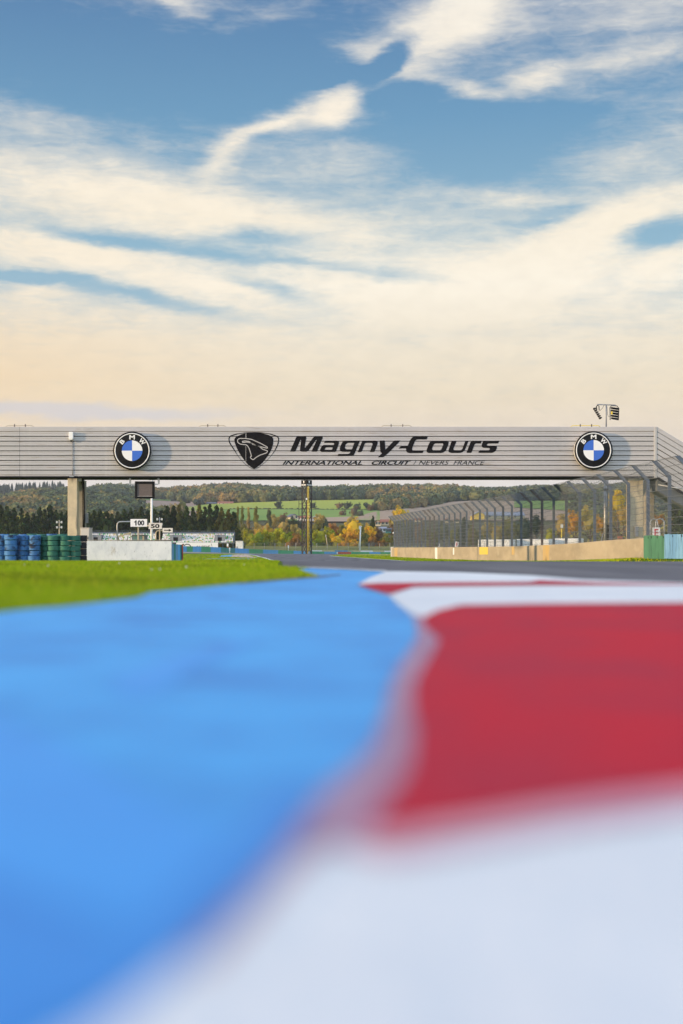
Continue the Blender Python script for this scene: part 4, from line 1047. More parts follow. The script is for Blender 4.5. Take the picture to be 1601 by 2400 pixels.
# hut and sloping frame behind the white wall
t = thing('glass_hut', 'small hut with greenish glass panes behind the white wall', 'hut', P(324, 1300, 125)); k = 125 / F
mb = MB(); mb.box(-15 * k, 15 * k, 0, 2, 0, 46 * k); mb.build('wall', M['stand_grey'], t)
for a, b in ((-12, -7), (-6.5, -1), (4, 9)):
    mb = MB(); mb.box(a * k, b * k, -.03, -.004, 33 * k, 44 * k); mb.build('window', M['hut_glass'], t)
mb = MB(); mb.box(10 * k, 14 * k, -.03, -.004, 30 * k, 44 * k); mb.build('door', M['pipe_tan'], t)
mb = MB(); mb.box(-16 * k, 16 * k, -.15, 2.1, 46 * k, 47.2 * k); mb.build('roof', M['galv'], t)
t = thing('timber_frame', 'sloping pale timber frame behind the white wall left of the hut', 'frame', P(277, 1300, 122)); k = 122 / F
mb = MB(); mb.bar((0, 0, 42.5 * k), (30 * k, 0, 51.5 * k), .3, .11); mb.build('rafter', M['pipe_tan'], t)
for q, h2 in ((.5, 42), (29, 51)):
    mb = MB(); mb.bar((q * k, 0, 0), (q * k, 0, h2 * k), .06); mb.build('leg', M['pipe_tan'], t)
mb = MB(); mb.bar((3 * k, 0, 32 * k), (0, 0, 40 * k), .06); mb.bar((20 * k, .1, 32 * k), (23 * k, .1, 47 * k), .05); mb.build('brace', M['post_rust'], t)

# ------------------------------------------------------------------ tyre stacks
def tyre_mesh(name, m, r=.31, w=.29):
    mb = MB(); p = [(r * .58, -w * .34), (r * .62, -w * .46), (r * .80, -w * .5), (r * .93, -w * .44)]
    for i in range(6):
        z_ = -w * .40 + i * w * .8 / 5.2
        p += [(r, z_), (r, z_ + w * .08), (r * .93, z_ + w * .085), (r * .93, z_ + w * .145)]
    p += [(r, w * .41), (r * .95, w * .45), (r * .80, w * .5), (r * .62, w * .46), (r * .58, w * .34)]
    p = sorted(p[:4], key=lambda q: 0) + p[4:]
    mb.lathe(p, 26); return mb.mesh(name, m)
TYS = {'blue': 1.02, 'green': 1.02, 'black': 1.36}
TY = {c: [tyre_mesh('tyre', M['tyre_' + c], r=.325 + .012 * v, w=.262) for v in range(3)] for c in ('blue', 'green', 'black')}
def stack(px, d_, col, n, label, ztop, pit=.292):
    t = thing('tyre_stack', label, 'tyre stack', (X(px, d_), d_, ztop - n * pit), 0, 'painted tyre stacks on the left')
    for k in range(n):
        o = link('tyre', R.choice(TY[col]), t, (R.uniform(-.03, .03), R.uniform(-.03, .03), (k + .5) * pit), R.uniform(0, 6))
        s = 1 + R.uniform(-.03, .03); o.scale = (s, s, TYS[col]); o.rotation_euler.x = rad(R.uniform(-1.5, 1.5)); o.rotation_euler.y = rad(R.uniform(-1.5, 1.5))
TD0 = 79.5; ztp = Z(1253.5, TD0)
bx = [(-12, 79.6), (3, 79.4), (25, 79.0), (44, 79.9), (58, 79.5), (72, 80.1), (81, 79.2)]
ordn = ['first', 'second', 'third', 'fourth', 'fifth', 'sixth', 'seventh', 'eighth', 'ninth', 'tenth', 'eleventh', 'twelfth']
for i, (px, d_) in enumerate(bx):
    stack(px, d_, 'blue', 8, 'blue painted tyre stack, %s from the left in the front row' % ordn[i], ztp + R.uniform(-.03, .02))
gx = [(95, 79.9), (110, 79.7), (125, 79.3), (139, 79.8), (152, 79.4), (165, 79.8), (175.5, 79.6)]
for i, (px, d_) in enumerate(gx):
    stack(px, d_, 'green', 8, 'dark green painted tyre stack, %s of the green front row' % ordn[i], ztp - .02 + R.uniform(-.03, .02))
stack(190.5, 80.4, 'black', 8, 'unpainted black tyre stack at the right end of the tyre wall', ztp - .01, .385)
for i, (px, c) in enumerate(((10, 'blue'), (34, 'green'), (56, 'blue'), (76, 'green'), (98, 'green'), (122, 'blue'), (146, 'green'))):
    stack(px, 80.9, c, 8, '%s tyre stack in the back row, %s from the left, showing only its top' % (c, ordn[i]), ztp + .07 + R.uniform(-.02, .03))

# small floodlight cluster poles
def cluster(label, px, ytop, ybot, d_, m):
    t = thing('lamp_post', label, 'lamp post', (X(px, d_), d_, zg(d_))); k = d_ / F; zt2 = Z(ytop, d_) - zg(d_)
    mb = MB(); mb.tube([(0, 0, 0), (0, 0, zt2)], .09, 8); mb.build('pole', m, t)
    for h2 in (zt2 - 5 * k, zt2 - 17 * k):
        mb = MB(); mb.bar((-6 * k, 0, h2), (6 * k, 0, h2), .10); mb.build('crossarm', M['galv'], t)
        for q in (-6.3, -4.4, 4.4, 6.3):
            mb = MB(); mb.box((q - .8) * k, (q + .8) * k, -.2, .2, h2 - 2.4 * k, h2 + 2.8 * k); o = mb.build('lamp', M['lamp_glass'], t); o.rotation_euler.y = 0
cluster('lamp post with two tiers of small floodlights left of the stained column', 139, 1219, 1256, 250, M['pipe_tan'])
cluster('lamp post with small floodlights behind the black 50 board', 374, 1212, 1240, 280, M['galv'])

# ------------------------------------------------------------------ grandstands
seat_m = {}
def seat_mesh(c):
    mb = MB(); mb.box(-.14, .14, 0, .26, .0, .05); mb.box(-.14, .14, .24, .29, .05, .34); return mb.mesh('seat', M['seat_' + c])
SM = {c: seat_mesh(c) for c in ('white', 'green', 'yellow', 'tan')}
def stand(label, px0, px1, openings, d_=420., big=True, cols=None):
    k = d_ / F; x0, x1 = X(px0, d_), X(px1, d_)
    t = thing('grandstand', label, 'grandstand', ((x0 + x1) / 2, d_, zg(d_))); hw = (x1 - x0) / 2
    def zz_(py): return Z(py, d_) - zg(d_)
    rowsn = 8; z0 = zz_(1271); z1 = zz_(1250.5); dz = (z1 - z0) / rowsn; dy = .62
    mb = MB()
    for r_ in range(rowsn): mb.box(-hw, hw, r_ * dy, rowsn * dy, z0 + r_ * dz - .3 + (.0 if r_ else 0), z0 + r_ * dz)
    mb.build('terrace', M['stand_grey'], t)
    mb = MB(); mb.box(-hw, hw, -.12, -.002, z0 - .32, z0 - .05); mb.build('front_beam', M['stand_grey'], t)
    ops = []
    for (a, b) in openings:
        xa, xb = X(a, d_) - t.location.x, X(b, d_) - t.location.x; ops.append((xa, xb))
        mb = MB(); w3 = (xb - xa) * .30
        mb.box(xa, xa + w3, .9, 4.0, z0 + 1 * dz, z0 + 6.6 * dz); mb.box(xb - w3, xb, .9, 4.0, z0 + 1 * dz, z0 + 6.6 * dz); mb.box(xa + w3, xb - w3, 1.2, 4.0, z0 + 4.6 * dz, z0 + 6.6 * dz)
        mb.build('doorway', M['galv'], t)
        mb = MB(); mb.box(xa + w3 + .01, xb - w3 - .01, 1.0, 1.1, z0 + 1.0 * dz, z0 + 4.6 * dz); mb.build('opening', M['black'], t)
    rr = MB(); yb_ = rowsn * dy
    rr.box(-hw, hw, yb_, yb_ + .05, z1 + .55, z1 + .60); rr.box(-hw, hw, yb_ + .06, yb_ + .1, z1 - .3, z1 + .5)
    for i in range(int(2 * hw / 1.9) + 1): rr.box(-hw + i * 1.9, -hw + i * 1.9 + .06, yb_ - .02, yb_ + .05, z1 - .3, z1 + .95)
    rr.box(-hw, hw, yb_, yb_ + .05, z1 + .90, z1 + .95); rr.build('back_railing', M['post'], t)
    lg = MB()
    for q in np.linspace(-hw + .3, hw - .3, 8):
        lg.box(q - .08, q + .08, .3, .5, 0, z0 - .33); lg.box(q - .08, q + .08, 4.2, 4.4, 0, z1 - .6)
    lg.build('support_frame', M['post'], t)
    cells = []
    n = int(2 * hw / .40)
    for r_ in range(rowsn):
        for i in range(n):
            xc = -hw + .22 + i * .40
            if any(a - .1 < xc < b + .1 and 1 <= r_ <= 6 for a, b in ops): continue
            c = R.choices(['white', 'green', 'yellow', 'tan'], [.68, .16, .07, .09])[0]
            cells.append((xc, r_ * dy + .1, z0 + r_ * dz + .02, c))
    R.shuffle(cells)
    for (a, b, c_, col) in cells[:100]: link('seat', SM[col], t, (a, b, c_))
    mb = MB(); cs = ['white', 'green', 'yellow', 'tan']
    for (a, b, c_, col) in cells[100:]:
        mb.box(a - .14, a + .14, b, b + .26, c_, c_ + .05, cs.index(col)); mb.box(a - .14, a + .14, b + .24, b + .29, c_ + .05, c_ + .34, cs.index(col))
    o = mb.build('seats', [M['seat_' + c] for c in cs], t); o['kind'] = 'stuff'
    return t
stand('left open grandstand of white, green and yellow seats half hidden by the white wall', 190, 362, [(210, 236)])
gs2 = stand('right open grandstand of white, green and yellow seats with a white banner below', 377, 548, [(397, 425), (502, 527)])
bn = thing('banner', 'white banner with dark lettering hung under the right grandstand', 'banner', (X(413, 418), 418, Z(1300, 418))); k = 418 / F
mb = MB(); mb.box(0, 98 * k, 0, .05, 14 * k, 28.5 * k); mb.build('sheet', M['white'], bn)
arc = [((26 + 9 * math.cos(a)) * k, (15 + 9.5 * math.sin(a)) * k) for a in np.linspace(math.pi * .02, math.pi * .78, 14)]
arc += [((15.5) * k, (25.5) * k), ((18.0) * k, 24.0 * k)]
stroke(arc, 2.2 * k).build('emblem', M['tower_dark'], bn, (0, -.002, 0))
link('lettering', text_mesh('AVIDE', 45 * k, 80 * k, 14.5 * k, 21 * k, .004, M['tower_dark'], .02), bn, (0, -.001, 0))
stroke([(82 * k, 26 * k), (85 * k, 15 * k)], .9 * k).build('stroke', M['tower_dark'], bn, (0, -.002, 0))
t = thing('cabin', 'white box cabin between the right grandstand and the mesh fence', 'cabin', (X(561, 410), 410, zg(410))); k = 410 / F
mb = MB(); mb.box(-8.5 * k, 8.5 * k, 0, 2.2, 0, Z(1268, 410) - zg(410)); bevel(mb.build('body', M['white_dirty'], t), .05)
mb = MB(); mb.box(-9 * k, 9 * k, -.1, 2.3, Z(1268, 410) - zg(410) + .002, Z(1267.2, 410) - zg(410)); mb.build('roof', M['galv'], t)
mb = MB(); mb.box(-7 * k, -4 * k, -.03, -.004, .2, 2.2); mb.build('door', M['galv'], t)
def smallsign(label, px, y0, y1, w, d_, ybot, pm, name='marker_board', cat='sign'):
    t = thing(name, label, cat, (X(px, d_), d_, Z(ybot, d_))); k = d_ / F
    mb = MB(); mb.box(-w * k / 2, w * k / 2, -.05, 0, (ybot - y1) * k, (ybot - y0) * k); mb.build('panel', M['white'], t)
    mb = MB(); mb.box(-.07, .07, 0, .1, 0, (ybot - y1 + 1) * k); mb.build('post', pm, t)
smallsign('small white sign on an orange post beyond the barrier below the right grandstand', 533.5, 1274, 1281, 4, 330, 1298, M['bar_red'])
smallsign('small white tag on the teal section of the painted barrier', 538.3, 1283.5, 1290.5, 3, 299, 1296, M['white'])
smallsign('short white marker post beyond the barrier left of the lattice tower', 676, 1278, 1284, 3, 500, 1300, M['white'])

# ------------------------------------------------------------------ far painted barriers
FB = [(400, 268, 1279.4, 1293), (471.6, 286, 1281, 1294), (518, 300, 1283, 1295.3), (583.6, 330, 1286.8, 1297.2), (652, 390, 1289.4, 1298), (727, 420, 1292, 1298.4), (790, 440, 1293.4, 1299), (920, 470, 1294.2, 1299.4), (980, 480, 1294.6, 1300)]
def fbi(px, k): return float(np.interp(px, [q[0] for q in FB], [q[k] for q in FB]))
def wallblock(parent, pa, pb, mt, top=None, bot=None, dz=0., th=.4, dofs=0.):
    d0, d1 = fbi(pa, 1) + dofs, fbi(pb, 1) + dofs; mb = MB(); vs = []
    for px, d_ in ((pa, d0), (pb, d1)):
        tp = top(px) if top else fbi(px, 2); bt = bot(px) if bot else fbi(px, 3)
        for yy in (bt, tp):
            vs += [loc((X(px, d_), d_, Z(yy, d_) - (.5 if yy == bt and not bot else 0)), parent), loc((X(px, d_), d_ + th, Z(yy, d_ + 0) - (.5 if yy == bt and not bot else 0)), parent)]
    mb.add(vs, [(0, 4, 6, 2), (2, 6, 7, 3), (1, 3, 7, 5), (0, 2, 3, 1), (4, 5, 7, 6)])
    return mb.build('barrier_panel', mt, parent)
fb = thing('painted_barrier', 'far low barrier of alternating green and blue painted panels curving behind the track', 'barrier', (X(560, 310), 310, 0))
segs = [(404, 421, 'bar_green'), (421, 426, 'bar_green'), (426, 438, 'bar_blue'), (438, 452, 'bar_green'), (452, 471.6, 'bar_blue'), (471.6, 493.6, 'bar_green'), (493.6, 518, 'bar_blue'), (518, 541, 'bar_teal'), (541.2, 551, 'bar_teal'), (551, 583.6, 'bar_blue'), (583.6, 616.6, 'bar_green'),
        (616.6, 652, 'bar_blue'), (652, 688, 'bar_green'), (688, 727, 'bar_blue'), (727, 760, 'bar_green'), (760, 789, 'bar_blue'), (789.2, 792, 'white'), (792.2, 823, 'bar_red'), (823.2, 866, 'bar_green'), (866, 892, 'bar_blue'), (892, 935, 'bar_green')]
for a, b, m_ in segs: wallblock(fb, a + .05, b - .05, M[m_])
fb2 = thing('painted_barrier', 'second far barrier row of white, cream and pale blue panels right of the lattice tower', 'barrier', (X(820, 600), 600, 0))
for a, b, m_ in ((640, 731, 'bar_sage'), (731, 755, 'white'), (755, 785, 'bar_cream'), (785, 815, 'bar_lblue'), (815, 828, 'bar_sage'), (828, 845, 'bar_cream'), (845, 874, 'white'), (874, 901, 'bar_cream'), (901, 960, 'white')):
    if a < 731: continue
    wallblock(fb2, a + .05, b - .05, M[m_], lambda p: 1289.2 + (p - 731) * .008, lambda p: 1299.5, dofs=9)
# concrete footing strip on the left
mb = MB()
pa_, pb_ = [], []
for px in np.linspace(396, 700, 30):
    d_ = fbi(px, 1) - .02; mb.v.append((X(px, d_), d_, Z(fbi(px, 3) - .1, d_))); s_ = np.interp(px, [396, 590, 700], [1296.2, 1298.8, 1299.2]); d2 = d_ - 3; mb.v.append((X(px, d2), d2, Z(s_, d2)))
    d3 = d_ - 14; mb.v.append((X(px, d3), d3, min(zg(d3) - .01, Z(s_ + 1, d3))))
for i in range(29):
    for kq in range(2):
        a = i * 3 + kq; mb.f.append((a, a + 1, a + 4, a + 3)); mb.mi.append(kq); mb.sm.append(False)
tag(mb.build('verge', [M['gravel'], M['turf']]), kind='structure')

# mesh fence behind the far barrier
mf = thing('mesh_fence', 'low wire mesh fence on thin posts behind the far painted barriers', 'fence', (X(570, 505), 505, zg(505))); FD = 505.; k = FD / F
zt2, zb2 = Z(1272.5, FD) - zg(FD), 0
px = 571.; i = 0
while px < 960:
    q = X(px, FD) - mf.location.x; mb = MB(); mb.tube([(q, 0, zb2), (q, 0, zt2)], .10, 6); mb.build('post', M['pipe_tan'] if i % 3 else M['galv'], mf); px += 24.5; i += 1
Vs = []; Ts = []
x0_, x1_ = 0, X(960, FD) - mf.location.x
u = x0_ - zt2
while u < x1_:
    for sg in (0, 1):
        a = (max(u, x0_), -.06, (max(u, x0_) - u) if not sg else zt2 - (max(u, x0_) - u)); e_ = min(u + zt2, x1_); b = (e_, -.06, (e_ - u) if not sg else zt2 - (e_ - u)); o = len(Vs); r_ = .012
        Vs += [(a[0] - r_, a[1], a[2]), (a[0] + r_, a[1], a[2]), (b[0] + r_, b[1], b[2]), (b[0] - r_, b[1], b[2])]; Ts += [(o, o + 1, o + 2), (o, o + 2, o + 3)]
    u += .22
link('mesh_panel', npmesh('mesh_panel', Vs, Ts, None, M['wire']), mf)
mb = MB()
for zz_ in (zt2, zt2 * .5, .05): mb.tube([(x0_, -.1, zz_), (x1_, -.1, zz_)], .035, 4)
mb.build('rail', M['wire'], mf)
# field behind the fence (lighter turf) and camera posts
mb = MB()
for px in range(560, 1060, 20):
    for d_, z_ in ((509, zg(509) - .1), (530, Z(1286 + 1.2 * math.sin(px * .05), 530)), (556, Z(1280 + .8 * math.sin(px * .031), 556)), (640, Z(1281, 556)), (695, zg(690) - .2)): mb.v.append((X(px, d_), d_, z_))
for i in range(24):
    for j in range(4):
        a = i * 5 + j; mb.f.append((a, a + 5, a + 6, a + 1)); mb.mi.append(0); mb.sm.append(True)
tag(mb.build('grass_bank', M['bank']), kind='structure')
t = thing('camera_post', 'tall white post with a box at its top in front of the orange tree', 'post', (X(843, 500), 500, zg(500))); k = 500 / F
mb = MB(); mb.tube([(0, 0, 0), (2.2 * k, 0, Z(1235, 500) - zg(500))], [.30, .2], 8); mb.build('pole', M['white'], t)
mb = MB(); mb.box(-1.8 * k, 1.6 * k, -.3, .1, Z(1241, 500) - zg(500), Z(1233.5, 500) - zg(500)); mb.build('box', M['white_dirty'], t)
mb = MB(); mb.bar((0, 0, Z(1233.2, 500) - zg(500)), (5.5 * k, 0, Z(1234, 500) - zg(500)), .25); mb.build('lamp', M['white'], t)
t = thing('leaning_post', 'thin pale leaning post in front of the green tree right of the tower', 'post', (X(768, 560), 560, zg(560))); k = 560 / F
mb = MB(); mb.tube([(.4, 0, 0), (-4.5 * k, 0, Z(1253, 560) - zg(560))], .16, 6); mb.build('pole', M['pipe_tan'], t)
mb = MB(); mb.box(-4.9 * k, -4.0 * k, -.2, .2, Z(1259, 560) - zg(560), Z(1254, 560) - zg(560)); mb.build('band', M['white_dirty'], t)
t = thing('lamp_post', 'small lamp post at the far end of the concrete wall', 'lamp post', (X(923.5, 300), 300, zg(300)))
mb = MB(); mb.tube([(0, 0, 0), (0, 0, Z(1250, 300) - zg(300))], .07, 6); mb.build('pole', M['pipe_tan'], t)
mb = MB(); mb.lathe([(.001, -.2), (.18, -.1), (.2, .05), (.001, .2)], 10, (-.1, 0, Z(1249, 300) - zg(300))); mb.build('lamp', M['white'], t)
for px, yt, d_, lab in ((1317, 1229, 210, 'pale post with a white box seen through the fence by the right trailer'), (1142.5, 1262, 230, 'short lamp post seen through the fence left of the white trailers')):
    t = thing('camera_post', lab, 'post', (X(px, d_), d_, zg(d_)))
    zt2 = Z(yt, d_) - zg(d_)
    mb = MB(); mb.tube([(-.1, 0, 0), (0, 0, zt2)], .08, 8); mb.build('pole', M['tower_yellow'] if px > 1200 else M['pipe_tan'], t)
    mb = MB(); mb.box(-.18, .18, -.15, .15, zt2 - (.5 if px > 1200 else .2), zt2 + .02); mb.build('box', M['white_dirty'], t)

# ------------------------------------------------------------------ lattice tower
TWD = 340.; k = TWD / F
tw = thing('lattice_tower', 'tall black lattice tower with yellow tubes and a black sign box on top', 'tower', (X(719, TWD), TWD, zg(TWD)))
def tx(px): return (px - 719) * k
def tzz(py): return Z(py, TWD) - zg(TWD)
A = Vector((tx(708), .6, 0)); B = Vector((tx(718.8), -.6, 0)); C = Vector((tx(730), .6, 0)); D = Vector((tx(719.2), 1.7, 0))
top = tzz(1139)
for q in (A, B, C, D):
    mb = MB(); mb.bar(q, q + Vector((0, 0, top)), .28); mb.build('leg', M['tower_dark'], tw)
mb = MB(); n = 7
for i in range(n):
    za, zb_ = top * i / n, top * (i + 1) / n
    for p, q in ((A, B), (B, C), (C, D), (D, A)):
        mb.bar(p + Vector((0, 0, za)), q + Vector((0, 0, za)), .12)
        if p in (C, D): continue
        mb.bar(p + Vector((0, 0, za)), q + Vector((0, 0, zb_)), .15); mb.bar(q + Vector((0, 0, za)), p + Vector((0, 0, zb_)), .15)
mb.build('bracing', M['tower_dark'], tw)
mb = MB(); xa = tx(700.5); za, zb_ = tzz(1240), tzz(1140.5)
mb.bar((xa, .6, za), (xa + .0, .6, zb_), .12)
for py in (1145,  1160.5, 1181, 1193, 1209, 1229, 1237): mb.bar((xa, .6, tzz(py)), (A.x, .6, tzz(py)), .13)
mb.build('ladder_cage', M['tower_dark'], tw)
for px, y0, dia in ((721.2, 1141, .09), (724.4, 1139.5, .11)):
    mb = MB(); mb.tube([(tx(px), -.75, 0), (tx(px) - .06, -.75, tzz(y0))], dia / 2 + .01, 8); mb.build('tube', M['tower_yellow'], tw)
mb = MB(); mb.box(tx(717), tx(720.5), -1.0, -.7, tzz(1172), tzz(1167.5)); mb.build('lamp', M['white'], tw)
# sign box: two faces meeting at the front corner
z0, z1 = tzz(1139.8), tzz(1125.4)
a, b, c = Vector((tx(705.8), .75, z0)), Vector((tx(718.4), -.75, z0)), Vector((tx(731.2), .75, z0)); d4 = Vector((tx(718.4), 2.2, z0)); hh = Vector((0, 0, z1 - z0))
sb = MB(); sb.add([a, b, c, d4, a + hh, b + hh, c + hh, d4 + hh], [(0, 1, 5, 4), (1, 2, 6, 5), (2, 3, 7, 6), (3, 0, 4, 7), (4, 5, 6, 7), (3, 2, 1, 0)])
sgn = sb.build('sign_box', M['black'], tw)
for p, q in ((a, b), (b, c)):
    e1 = (q - p); wdt = e1.length; ang = math.atan2(e1.y, e1.x)
    hgt = z1 - z0
    pin = [(wdt * .5 - .22, hgt * .78), (wdt * .5 - .12, hgt * .90), (wdt * .5 + .12, hgt * .90), (wdt * .5 + .22, hgt * .78), (wdt * .5 + .10, hgt * .55), (wdt * .5, hgt * .42), (wdt * .5 - .10, hgt * .55)]
    o = link('emblem', curve_mesh('emblem', [pin], .02, M['white']), sgn, p, ang); 
    o = link('lettering', text_mesh('Nevers', wdt * .08, wdt * .92, hgt * .12, hgt * .38, .02, M['white'], .03), sgn, p, ang)
mb = MB(); mb.tube([(tx(713.5), .5, z1), (tx(713.5), .5, tzz(1112))], .03, 5); mb.build('antenna', M['tower_dark'], tw)

# ------------------------------------------------------------------ right side: pole, trailers
t = thing('service_pole', 'tall grey steel pole with clamps behind the catch fence near the right column', 'pole', (X(1419, 97), 97, zg(97))); k = 97 / F
zt2 = Z(1112, 97) - zg(97)
mb = MB(); mb.tube([(0, 0, 0), (0, 0, zt2)], .115, 12); mb.build('pole', M['steel'], t)
mb = MB(); mb.tube([(.18, .05, 0), (.18, .05, zt2)], .04, 8); mb.build('conduit', M['steel'], t)
for py in (1147, 1190):
    mb = MB(); zz_ = Z(py, 97) - zg(97); mb.box(-.15, .24, -.15, .15, zz_, zz_ + .06); mb.build('clamp', M['galv'], t)
mb = MB(); mb.box(.10, .24, -.16, -.04, 0, Z(1230, 97) - zg(97)); mb.build('cable_cover', M['black'], t)
mb = MB(); mb.tube([(-.55, 0, .2), (-.15, 0, 1.9)], .035, 6); mb.build('strut', M['steel'], t)
for a, b, yt, lab in ((1118, 1197, 1264.5, 'left white trailer seen through the catch fence'), (1209, 1288, 1263.5, 'middle white trailer seen through the catch fence'), (1298, 1357, 1262, 'right white trailer seen through the catch fence')):
    d_ = 190.; t = thing('trailer', lab, 'trailer', (X((a + b) / 2, d_), d_, zg(d_) + .1), -.45, 'white trailers behind the fence'); hw = (b - a) / 2 * d_ / F; h_ = Z(yt, d_) - zg(d_) - .1
    mb = MB(); mb.box(-hw, hw, 0, 2.4, .55, h_); bevel(mb.build('body', M['white'], t), .06)
    for q in (-.6, .6):
        mb = MB(); mb.lathe([(.001, -.12), (.3, -.12), (.34, -.08), (.34, .08), (.3, .12)], 16, (hw * q, .1, .24), 'Y'); mb.build('wheel', M['tyre_black'], t)
    n_ = 5
    for q in range(1, n_):
        mb = MB(); mb.box(-hw + 2 * hw * q / n_ - .03, -hw + 2 * hw * q / n_ + .03, -.03, -.003, .7, h_ - .25); mb.build('door_seam', M['white_dirty'], t)
t = thing('brown_box', 'small brown box with a yellow bent pipe on the concrete wall by the steel pole', 'box', (wX(dpx(1443)) + .25, dpx(1443), wt_(dpx(1443)))); k = dpx(1443) / F
mb = MB(); mb.box(-.12, .14, 0, .2, 0, .19); bevel(mb.build('body', M['roof_tile'], t), .01)
mb = MB(); mb.tube([(.14, .1, .17), (.26, .1, .17), (.30, .1, .13), (.30, .1, 0)], .018, 6); mb.build('pipe', M['tower_yellow'], t)

# ------------------------------------------------------------------ trees
def trunk_mesh(h, r, limbs, spread, name='trunk'):
    mb = MB(); mb.tube([(0, 0, -.5), (r * .3, 0, h * .25), (-r * .3, r * .3, h * .55), (0, 0, h * .85)], [r * 1.3, r, r * .7, r * .15], 8)
    for i in range(limbs):
        a = i * 2.4 + R.random(); z_ = h * R.uniform(.25, .6); e = Vector((math.cos(a) * spread * R.uniform(.4, .8), math.sin(a) * spread * R.uniform(.4, .8), h * R.uniform(.55, .85)))
        mid = Vector((e.x * .45, e.y * .45, (z_ + e.z) / 2 - .03 * h)); mb.tube([(0, 0, z_), mid, e], [r * .5, r * .3, r * .08], 6)
    return mb.mesh(name, M['bark'])
def leaf_cloud(centres, radii, nper, size, tints, flat=1.0, up=None, lz=1.0):
    V = []; C = []
    for c, r_, tt in zip(centres, radii, tints):
        n = nper; p = NR.normal(size=(n, 3)); p /= np.linalg.norm(p, axis=1)[:, None]; p *= (NR.rand(n, 1) ** .35) * r_; p[:, 2] *= flat
        ctr = p + c
        a = NR.normal(size=(n, 3)); a /= np.linalg.norm(a, axis=1)[:, None]; b = np.cross(a, NR.normal(size=(n, 3))); b /= np.linalg.norm(b, axis=1)[:, None]
        if up is not None: a = a * .5 + np.array(up) * .9
        s = size * NR.uniform(.6, 1.3, (n, 1))
        a[:, 2] *= lz; b[:, 2] *= lz
        q = np.stack([ctr - a * s, ctr + b * s * .6, ctr + a * s, ctr - b * s * .6], 1)
        V.append(q.reshape(-1, 3)); C.append(np.repeat(np.array(tt)[None, :] * NR.uniform(.75, 1.25, (n, 1)), 4, 0))
    V = np.concatenate(V); C = np.concatenate(C); return V, np.arange(len(V)).reshape(-1, 4), C
def core(V, Q, C, prof, tint=.8):
    n = 9; o = len(V); vs = []; qs = []
    for i, (z, r_) in enumerate(prof):
        for k in range(n):
            a = 2 * math.pi * k / n; q = r_ * NR.uniform(.8, 1.15); vs.append((q * math.cos(a), q * math.sin(a), z))
    for i in range(len(prof) - 1):
        for k in range(n): qs.append((o + i * n + k, o + i * n + (k + 1) % n, o + (i + 1) * n + (k + 1) % n, o + (i + 1) * n + k))
    return np.concatenate([V, vs]), np.concatenate([Q, qs]), np.concatenate([C, np.full((len(vs), 3), tint)])
def fitc(V, top=1.0):
    q = np.percentile(np.hypot(V[:, 0], V[:, 1]), 96); V[:, :2] /= q
    a, b = np.percentile(V[:, 2], [.3, 99.5]); V[:, 2] = .02 + (V[:, 2] - a) / (b - a) * (top - .02); return V
def crown_broad(seed, nb=46, lobes=6):
    NR.seed(seed); cs = []; rs = []; ts = []
    lc = [(NR.uniform(-.45, .45), NR.uniform(-.45, .45), NR.uniform(.35, .78)) for _ in range(lobes)]
    for i in range(nb):
        l = lc[i % lobes]; v = NR.normal(size=3); v /= np.linalg.norm(v); v[2] *= .8
        c = np.array(l) + v * NR.uniform(.12, .34)
        c[2] = max(.13, min(.93, c[2])); w_ = math.sqrt(max(.05, 1 - ((c[2] - .5) / .56) ** 2)); rr_ = math.hypot(c[0], c[1])
        if rr_ > .82 * w_: c[:2] *= .82 * w_ / rr_
        cs.append(c); rs.append(NR.uniform(.10, .19)); b = NR.uniform(.70, 1.3); ts.append((b * NR.uniform(.9, 1.15), b, b * NR.uniform(.8, 1.1)))
    V, Q, C = leaf_cloud(cs, rs, 100, .036, ts, .6, None, .5); V = fitc(V); V, Q, C = core(V, Q, C, [(.10, .25), (.25, .5), (.5, .62), (.7, .5), (.85, .2)])
    return npmesh('crown', V, Q, C, M['leaf'], nper=4)
def crown_conifer(seed):
    NR.seed(seed); cs = []; rs = []; ts = []
    tips = [(0, 0, 1.0)] * 3 + [(NR.uniform(-.42, .42), NR.uniform(-.42, .42), NR.uniform(.6, .9)) for _ in range(3)]
    for i in range(150):
        tp = tips[i % len(tips)]; z = NR.uniform(.04, tp[2]); t = z / tp[2]; w_ = (1 - t) ** .6 * .66; a = NR.rand() * 6.28; r_ = w_ * NR.uniform(.3, 1)
        c = (tp[0] * min(1, .4 + t) + math.cos(a) * r_, tp[1] * min(1, .4 + t) + math.sin(a) * r_, z)
        cs.append(c); rs.append(.08 + .16 * (1 - t)); b = NR.uniform(.55, 1.35); ts.append((b * NR.uniform(.85, 1.35), b, b * .9))
    V, Q, C = leaf_cloud(cs, rs, 75, .075, ts, .38, (0, 0, .5), .24); V = fitc(V); V, Q, C = core(V, Q, C, [(.01, .55), (.3, .5), (.6, .3), (.85, .1)])
    return npmesh('crown', V, Q, C, M['leaf_conifer'], nper=4)
def crown_poplar(seed):
    NR.seed(seed); cs = []; rs = []; ts = []
    for i in range(34):
        z = .05 + .92 * (i / 34); w_ = math.sin(min(1, (z + .06)) ** .8 * math.pi) ** .6 * .8; a = NR.rand() * 6.28
        cs.append((math.cos(a) * w_ * .5, math.sin(a) * w_ * .5, z)); rs.append(.06 + .4 * w_ * .12); b = NR.uniform(.65, 1.3); ts.append((b * NR.uniform(.9, 1.25), b, b))
    V, Q, C = leaf_cloud([np.array(c) for c in cs], [.28] * 34, 90, .10, ts, .20, None, .13); V = fitc(V); V, Q, C = core(V, Q, C, [(.06, .3), (.3, .6), (.65, .55), (.9, .2)])
    return npmesh('crown', V, Q, C, M['leaf'], nper=4)
